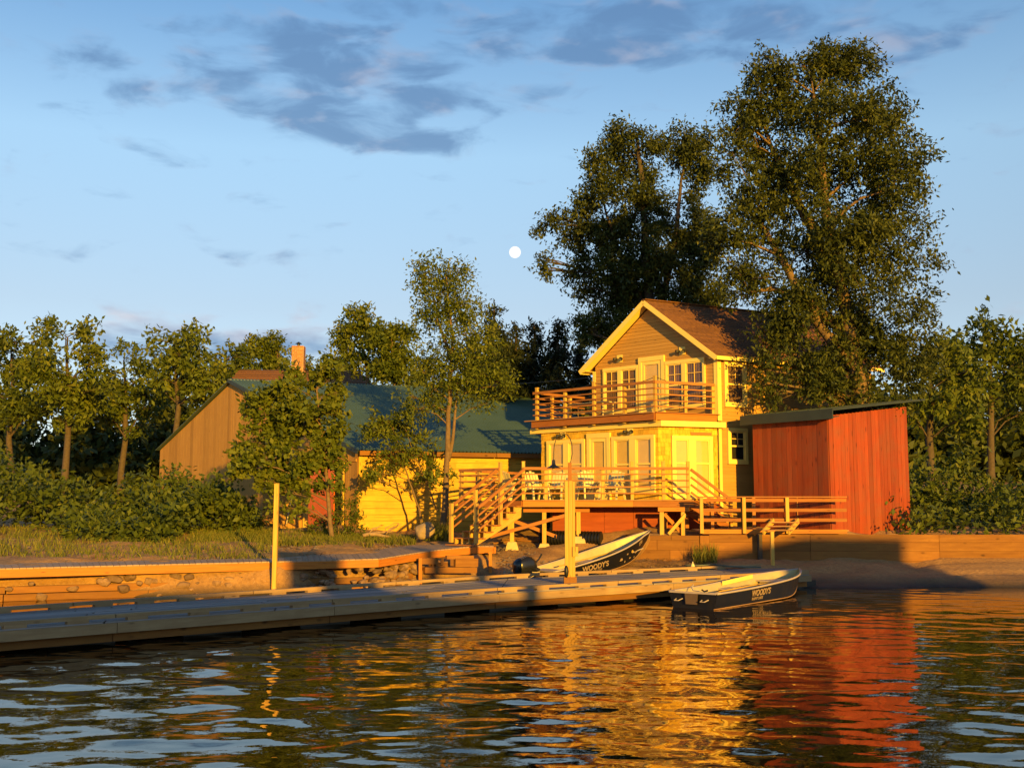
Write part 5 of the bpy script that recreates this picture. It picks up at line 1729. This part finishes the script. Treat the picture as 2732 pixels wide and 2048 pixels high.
tree('broadleaf_tree', 'dense broad leaved tree standing in front of the red shed door', 36.2,
     [[(888, 1452), (879, 1390), (874, 1310), (866, 1220), (852, 1130), (846, 1040), (860, 970)], [(868, 1240), (835, 1170), (800, 1110)]],
     [(868, 962, 18, 16, 0), (885, 975, 22, 14, .1), (845, 1000, 52, 24, 0), (885, 1015, 34, 20, .2), (800, 1040, 40, 26, -.2), (860, 1055, 50, 32, .2), (898, 1045, 16, 16, 0), (775, 1080, 40, 30, .1), (835, 1105, 62, 36, -.3),
      (888, 1090, 24, 26, .3), (785, 1140, 50, 34, .2), (860, 1150, 48, 32, .3), (895, 1135, 22, 26, -.1), (770, 1195, 36, 30, .1), (835, 1200, 56, 30, -.3), (893, 1190, 22, 22, .2),
      (800, 1245, 54, 26, .1), (862, 1238, 42, 26, -.2), (780, 1280, 36, 16, .2), (840, 1282, 52, 16, .1), (903, 1278, 10, 16, -.2), (745, 1230, 26, 46, .4), (738, 1130, 30, 50, .5), (752, 1352, 18, 16, -.3), (752, 1310, 16, 20, -.2), (792, 1348, 16, 10, -.2),
      (700, 1090, 50, 50, .5), (690, 1190, 50, 50, .4), (745, 1040, 30, 40, .3), (740, 1275, 30, 34, .3), (765, 1140, 40, 40, .4), (690, 1280, 44, 30, .4), (640, 1230, 40, 50, .5), (780, 1010, 26, 22, .2)],
     M['leaf_y'], M['bark'], 33, clump=6, dens=42, per=16, L=.2, W=.13, tl=.36, r0=.09, tintmu=.5)
tree('shrub', 'dusty green shrub growing at the right of the shed doorway', 37.2,
     [[(905, 1438), (902, 1405), (915, 1370), (925, 1340)], [(880, 1436), (868, 1400), (860, 1380)], [(935, 1436), (938, 1405), (940, 1380)]],
     [(918, 1345, 20, 22, 0), (940, 1352, 18, 26, .2), (900, 1372, 28, 18, -.2), (930, 1385, 28, 20, .1), (858, 1390, 26, 16, .2), (885, 1405, 34, 18, -.2), (925, 1412, 30, 18, .2), (845, 1412, 26, 14, 0), (958, 1410, 14, 14, .1), (948, 1325, 8, 14, 0)],
     M['leaf_g'], M['bark'], 34, dens=60, per=16, L=.13, W=.05, tl=.24, r0=.025, cat='shrub', tintmu=.55)
tree('bushy_tree', 'rounded yellow green tree left of centre behind the shed roof', 58,
     [[(985, 1060), (980, 980), (965, 920), (955, 870)]],
     [(950, 850, 46, 26, 0), (915, 885, 34, 26, .4), (985, 872, 30, 26, -.3), (945, 900, 50, 26, 0), (990, 915, 36, 30, .4), (915, 935, 34, 18, .2), (962, 950, 44, 22, -.3), (940, 975, 26, 16, 0), (995, 960, 26, 26, .2)],
     M['leaf_y'], M['bark'], 35, dens=19, r0=.16, L=.26, W=.12, tl=.6)
tree('bushy_tree', 'round dense olive tree between the yellow green tree and the ash', 56,
     [[(1050, 1080), (1050, 980), (1045, 900)]],
     [(1045, 885, 44, 28, 0), (1080, 895, 30, 30, .3), (1015, 905, 26, 28, -.3), (1050, 930, 60, 36, 0), (1095, 950, 40, 44, .5), (1020, 965, 40, 36, -.5), (1065, 985, 56, 36, .2), (1010, 1000, 36, 24, .2), (1110, 1000, 30, 26, .3)],
     M['leaf_y'], M['bark'], 36, dens=24, r0=.2, L=.26, W=.12, tl=.6, tintmu=.38)
tree('bushy_tree', 'low bushy tree beyond the brick chimney at the left edge', 72,
     [[(745, 1040), (742, 960), (738, 900)]],
     [(736, 915, 22, 24, 0), (742, 950, 36, 26, 0), (760, 965, 24, 18, .3), (720, 970, 40, 30, .4), (800, 985, 34, 16, 1), (690, 930, 40, 40, .4), (850, 990, 36, 14, 1), (905, 985, 30, 16, 1)],
     M['leaf_y'], M['bark'], 37, dens=18, r0=.2, L=.3, W=.13, tl=.6)
# dark conifers behind the house
for i, (px, pt_, w, lab) in enumerate(((1318, 816, 46, 'tall dark spruce rising just right of the young ash crown'), (1376, 868, 46, 'dark pointed spruce second from the left in the shaded row'),
                                       (1424, 858, 42, 'dark narrow spruce in the middle of the shaded row'), (1486, 856, 46, 'dark pointed spruce beside the left eave of the gable'), (1262, 900, 40, 'low dark spruce half hidden behind the young ash'), (1548, 905, 44, 'low dark spruce right behind the gable of the house'))):
    bl = []
    y = pt_ + 10
    while y < 1060:
        k = (y - pt_) / 200
        ww = w * (.14 + .85 * min(1, k))
        bl.append((px + RND.uniform(-4, 4), y, ww, 10 + 8 * k, 0))
        if k > .3: bl.append((px + RND.uniform(-.5, .5) * ww, y + 8, ww * .7, 10, RND.uniform(-1, 1)))
        y += 15 + 8 * k
    tree('spruce_tree', lab, 53 + (i % 3), [[(px, 1070), (px, 950), (px, pt_ + 2)]], bl, M['leaf_n'], M['barkdark'], 50 + i, dens=48, per=16, L=.3, W=.09, tl=.5, r0=.16, limbs=False, depth=1.0, group='spruces behind the house')
# great tree behind the house
tree('tall_tree', 'very tall spreading tree directly behind the gabled house', 50,
     [[(1748, 1150), (1742, 1000), (1735, 880), (1730, 760), (1722, 640), (1715, 520), (1705, 420), (1700, 360)], [(1738, 900), (1775, 760), (1800, 640), (1812, 520), (1830, 400)], [(1735, 860), (1680, 740), (1640, 640), (1610, 540)]],
     [(1690, 362, 50, 34, 0), (1650, 400, 46, 34, .6), (1730, 395, 34, 40, -.4), (1800, 360, 40, 28, .5), (1850, 375, 34, 40, 0), (1610, 450, 46, 34, -.5), (1690, 450, 56, 40, .6), (1822, 430, 50, 34, .3), (1880, 450, 22, 50, 0),
      (1590, 500, 40, 34, .4), (1650, 520, 60, 40, -.6), (1725, 510, 44, 40, .2), (1860, 510, 30, 40, .6), (1570, 560, 34, 30, 0), (1630, 590, 60, 36, .5), (1705, 590, 46, 40, -.4), (1790, 570, 34, 50, .8), (1870, 590, 30, 40, -.2),
      (1480, 582, 38, 22, 0), (1452, 600, 16, 18, .2), (1530, 605, 34, 24, .3), (1580, 640, 50, 30, -.3), (1660, 660, 70, 44, .4), (1760, 660, 60, 60, -.3), (1850, 670, 40, 50, .5), (1795, 640, 44, 44, .2), (1890, 610, 34, 44, .8), (1510, 640, 26, 18, .2),
      (1560, 690, 44, 24, .4), (1630, 730, 60, 40, -.4), (1710, 740, 70, 50, .5), (1800, 740, 60, 50, -.5), (1870, 750, 40, 50, .3), (1470, 700, 26, 14, 0), (1455, 720, 16, 12, 0), (1500, 735, 34, 16, .2), (1555, 760, 44, 22, .2), (1600, 800, 56, 34, .5), (1690, 810, 70, 40, .4),
      (1590, 850, 46, 36, .6), (1640, 870, 50, 40, .2), (1770, 800, 60, 40, .2), (1850, 810, 50, 40, .1), (1570, 890, 30, 30, -.5), (1900, 700, 40, 50, 1), (1910, 800, 50, 40, 1.2)],
     M['leaf_d'], M['barkdark'], 38, dens=32, per=34, L=.2, W=.085, tl=.65, r0=.34, tintmu=.4)
# great tree at the right, leaning over the house roof
tree('tall_tree', 'huge leafy tree at the right edge hanging over the house roof', 36.4,
     [[(2330, 1420), (2320, 1200), (2290, 1000), (2250, 800), (2210, 600), (2190, 400), (2170, 250)], [(2290, 1000), (2180, 860), (2100, 720), (2040, 610), (2000, 560)], [(2270, 900), (2150, 800), (2060, 770), (2000, 780)], [(2310, 1150), (2200, 1010), (2110, 940), (2040, 930)], [(2240, 760), (2140, 560), (2070, 420), (2030, 320)]],
     [(2050, 178, 40, 34, 0), (2000, 200, 30, 24, .4), (2035, 240, 56, 36, -.3), (1975, 265, 40, 34, .2), (2040, 310, 56, 44, .4), (1970, 340, 34, 34, -.2), (1935, 345, 20, 16, .2), (2010, 390, 56, 40, .2), (1960, 420, 40, 34, -.3), (2055, 440, 50, 60, .5),
      (1985, 480, 50, 44, .2), (2040, 540, 56, 44, -.3), (1965, 545, 46, 40, .4), (1925, 590, 34, 30, 0), (2005, 600, 40, 34, .3), (1950, 640, 54, 40, -.3), (1900, 660, 34, 40, .4), (2030, 660, 50, 40, .3), (1960, 710, 56, 40, .2),
      (2035, 740, 54, 44, -.2), (1975, 775, 36, 28, .3), (2045, 815, 40, 38, .2), (2075, 880, 30, 44, -.2), (2040, 885, 22, 30, -.5), (2066, 960, 28, 36, -.3), (2032, 985, 14, 22, -.5), (2078, 1040, 24, 30, -.4), (2040, 1020, 12, 12, -.5),
      (2130, 160, 80, 60, 0), (2250, 190, 90, 80, .8), (2120, 280, 70, 70, .8), (2230, 330, 100, 90, -.6), (2350, 320, 90, 100, .6), (2140, 400, 80, 80, -.4), (2280, 470, 120, 90, .8), (2400, 500, 90, 110, -.5), (2130, 540, 80, 80, .6), (2240, 620, 110, 90, -.8), (2370, 660, 120, 100, .8),
      (2130, 680, 80, 70, .3), (2200, 780, 100, 80, .6), (2330, 820, 130, 90, -.6), (2110, 820, 60, 60, -.4), (2130, 920, 70, 60, -.2), (2240, 930, 100, 80, .5), (2390, 950, 110, 90, .2), (2125, 1020, 46, 40, -.3), (2200, 1060, 80, 50, 0), (2330, 1080, 90, 60, .6)],
     M['leaf_d'], M['bark'], 39, dens=36, per=30, L=.17, W=.072, tl=.58, r0=.36, tintmu=.42)
WOODLAB = ['leafy tree nearest the left end of the shed', 'tall leafy tree second left of the shed', 'leafy tree in the middle of the row left of the shed', 'tall round tree fourth left of the shed', 'leafy tree at the outer left end of the row',
           'leafy tree just right of the huge tree behind the red building', 'tall leafy tree behind the end of the red building', 'leafy tree at the outer right end']
# woods going on to both sides
for i, (px, pt_, w, yy) in enumerate(((600, 900, 80, 66), (470, 860, 90, 60), (330, 900, 90, 70), (180, 840, 110, 62), (30, 880, 110, 68), (2480, 900, 100, 52), (2640, 840, 120, 56), (2760, 920, 90, 60))):
    bl = []
    for k in range(20):
        yq = RND.uniform(pt_ + 25, 1130); r = RND.uniform(-1, 1); ww = w * (.35 + .75 * math.sin(min(1.0, (yq - pt_) / 170) * 2.2))
        bl.append((px + ww * r, yq, w * RND.uniform(.26, .46), RND.uniform(20, 38), RND.uniform(-1.5, 1.5)))
    tree('woodland_tree', WOODLAB[i], yy, [[(px, 1180), (px + 4, 1080), (px, pt_ + 60)]], bl, M['leaf_y'] if i % 2 else M['leaf_g'], M['barkdark'], 70 + i, dens=14, per=14, L=.34, W=.16, tl=.7, r0=.24, group='woodland trees at the left' if px < 1000 else 'woodland trees at the right')


# overhead cable from the house to the far house
ca_, cz_ = UL + Z * 7.0, Vector((-9.5, 62, P(900, 1012, 62).z))
pl_ = MB().tube(sag(ca_, cz_, .35, 14), .012, 5).build('power_line', M['iron'])
tag(pl_, 'thin overhead cable running from the gabled house to the chimney house', 'cable')
pebr = np.random.default_rng(77)
pv, pf_ = [], []
for (n, x0_, x1_, ya, yb_) in ((1500, 300, 1120, 29.5, 35.5), (900, 1325, 1470, 30.2, 35.5), (500, 1500, 1900, 31, 33.3), (700, -500, 740, 27, 34)):
    for _ in range(n):
        Yq = pebr.uniform(ya, yb_); Xq = XP(pebr.uniform(x0_, x1_), Yq, 1.0)
        r_ = .014 + .035 * pebr.random() ** 3; b_ = len(pv)
        zq = gz(Xq, Yq) + r_ * .2
        an_ = pebr.uniform(0, 1.5)
        for q in range(4):
            pv.append((Xq + r_ * 1.4 * math.cos(an_ + q * 1.57) * pebr.uniform(.7, 1.2), Yq + r_ * 1.2 * math.sin(an_ + q * 1.57), zq))
        pv.append((Xq, Yq, zq + r_ * pebr.uniform(.6, 1.1)))
        pf_ += [(b_ + q, b_ + (q + 1) % 4, b_ + 4) for q in range(4)]
pe = raw_mesh('pebbles', np.array(pv), np.array(pf_), M['boulder'], kind='stuff')
tag(pe, 'scattered pebbles lying on the sandy bank', 'pebbles')


# grass, weeds and reeds
def blades(name, pts, h, w, lean, mat, seed, flatten=False):
    rng = np.random.default_rng(seed)
    n = len(pts)
    a = rng.uniform(0, 6.283, n); hh_ = h * rng.uniform(.5, 1.3, n)
    d = np.stack([np.cos(a), np.sin(a), np.zeros(n)], 1)
    b = rng.uniform(0, 6.283, n)
    ln_ = np.stack([np.cos(b), np.sin(b), np.zeros(n)], 1) * (lean * rng.uniform(.2, 1.2, n))[:, None]
    up2 = np.array([0, 0, 1.0])
    base = np.asarray(pts)
    midp = base + (up2 * (.55 if not flatten else .12) + ln_ * .35) * hh_[:, None]
    tip = base + (up2 * (1.0 if not flatten else .2) + ln_) * hh_[:, None]
    wv_ = d * w * .5
    v = np.stack([base - wv_, base + wv_, midp + wv_ * .8, midp - wv_ * .8, tip + wv_ * .15, tip - wv_ * .15], 1).reshape(-1, 3)
    i = np.arange(n)[:, None] * 6
    f = np.concatenate([i + np.array([[0, 1, 2, 3]]), i + np.array([[3, 2, 4, 5]])], 0)
    t = np.clip(rng.normal(.5, .25, n), 0, 1); t = np.concatenate([t, t])
    return raw_mesh(name, v, f, mat, tint=t, kind='stuff')


def scatter(n, x0, x1, y0, y1, Y0, Y1, seed, clump=.5):
    rng = np.random.default_rng(seed)
    out = []
    while len(out) < n:
        Yv = rng.uniform(Y0, Y1); px = rng.uniform(x0, x1)
        X = XP(px, Yv, 1.0)
        if clump and math.sin(X * 3.1 + 1) * math.sin(Yv * 2.3) + math.sin(X * 7 + Yv * 5) * .5 < rng.uniform(-1.6, clump): continue
        out.append((X, Yv, gz(X, Yv) - .02))
    return np.array(out)


def thicket(name, boxes, label, mat, seed, L, W):
    rng = np.random.default_rng(seed)
    an = []
    for (x0, x1, y0, y1, h, n) in boxes:
        X = rng.uniform(x0, x1, n); Yv = rng.uniform(y0, y1, n)
        hh_ = h * (.55 + .25 * np.sin(X * .9 + Yv * .3) + .2 * np.sin(X * 2.3 + 1))
        an.append(np.stack([X, Yv, ground_z(X, Yv) + hh_ * rng.uniform(0, 1, n) ** .6], 1))
    an = np.concatenate(an)
    ou = rng.normal(0, .6, an.shape); ou[:, 2] += .5
    v, f, t = leaf_cloud(an, ou, 12, L * 2.6, L, W, rng)
    return tag(raw_mesh(name, v, f, mat, tint=t, kind='stuff'), label)


thicket('undergrowth', [(-26, -11.5, 37, 43, 2.6, 1500), (-14, -10.6, 34, 38, 1.2, 260), (-12.5, -9.2, 37.5, 40.5, 1.6, 420), (13, 34, 39, 45, 2.8, 1900), (12.2, 24, 34, 38, 1.2, 300)], 'tangled green undergrowth on the shore beyond both buildings', M['leaf_g'], 12, .24, .12)
thicket('woods', [(-80, 80, 84, 92, 9.0, 7000), (-80, 80, 82, 84, 4.0, 3500)], 'far off wood closing the view behind the buildings', M['leaf_d'], 13, .9, .5)
g1 = blades('grass', np.concatenate([scatter(9000, -500, 720, 0, 0, 29.5, 40, 14, 1.2), scatter(5600, 500, 915, 0, 0, 34.0, 39, 1), scatter(1500, 900, 1110, 0, 0, 35.6, 38.2, 2, .9), scatter(500, 840, 1000, 0, 0, 34.6, 36, 3, .9)]), .2, .026, .7, M['grass'], 4)
tag(g1, 'rough green grass and weeds along the bank in front of the shed', 'grass')
g2 = blades('tall_grass', np.concatenate([scatter(260, 1850, 1912, 0, 0, 32.7, 33.25, 5, 2), scatter(500, 1130, 1195, 0, 0, 37.5, 39.5, 7, 2)]), .5, .02, .35, M['grass'], 6)
tag(g2, 'thin tall grass stalks growing at the foot of the timber wall and boulder', 'grass')
rp = [(x, y, gz(x, y) + .03) for x, y in zip(np.random.default_rng(8).uniform(3.4, 6.3, 900), np.random.default_rng(9).uniform(31.0, 33.2, 900))]
lr = scatter(2600, -300, 1110, 0, 0, 29.5, 37, 41, .6)
lr[:, 2] += .03
g4 = blades('leaf_litter', lr, .22, .03, 1.5, M['debris'], 42, True)
tag(g4, 'dry leaves and twigs littering the sand by the walkway', 'litter')
g3 = blades('dry_reeds', np.array(rp), .42, .02, 1.6, M['debris'], 9, True)
tag(g3, 'flattened brown reeds and twigs washed up behind the dock', 'reeds')

# ------------------------------------------------------------------ unseen building shape added behind the camera to shade dock and shore
oh = thing('unseen_shade_block', 'long low boathouse with a gabled end on the opposite shore', 'building', (12, -9, 0))
part('wall', M['shed'], oh, lambda m: m.prism([Vector((2.2, -8, 0)), Vector((29, -8, 0)), Vector((29, -14, 0)), Vector((2.2, -14, 0))], Z * 4.6))
part('roof', M['brownroof'], oh, lambda m: m.prism([Vector((1.5, -7.6, 4.5)), Vector((14.6, -7.6, 4.5)), Vector((14.6, -9.4, 5.5)), Vector((1.5, -9.4, 5.5))], Z * .08))  # ridge height set for where the dock shadow ends
part('roof', M['brownroof'], oh, lambda m: m.prism([Vector((1.5, -9.4, 5.5)), Vector((14.6, -9.4, 5.5)), Vector((14.6, -14.3, 4.5)), Vector((1.5, -14.3, 4.5))], Z * .08))
part('shade_block_top', M['shed'], oh, lambda m: m.prism([Vector((20.1, -8, 4.6)), Vector((27, -8, 4.6)), Vector((27, -8, 7.9)), Vector((24, -8, 7.95)), Vector((20.1, -8, 7.15))], Vector((2.18, -6, 0))))  # added raised end, sheared along the sun to shade the retaining wall
part('chimney', M['brick'], oh, lambda m: m.prism([Vector((8.05, -9.6, 5)), Vector((9.35, -9.6, 5)), Vector((9.35, -9.0, 5)), Vector((8.05, -9.0, 5))], Z * 2.6))  # chimney shape added to drop a shadow patch on the walkway
part('shade_pipe', M['iron'], oh, lambda m: m.lathe((12.5, -9.2, 5), [(.22, 0), (.22, 2.7), (.3, 2.75), (.05, 2.95)], 10))  # pipe shape added for a narrow shadow near the walkway's right end
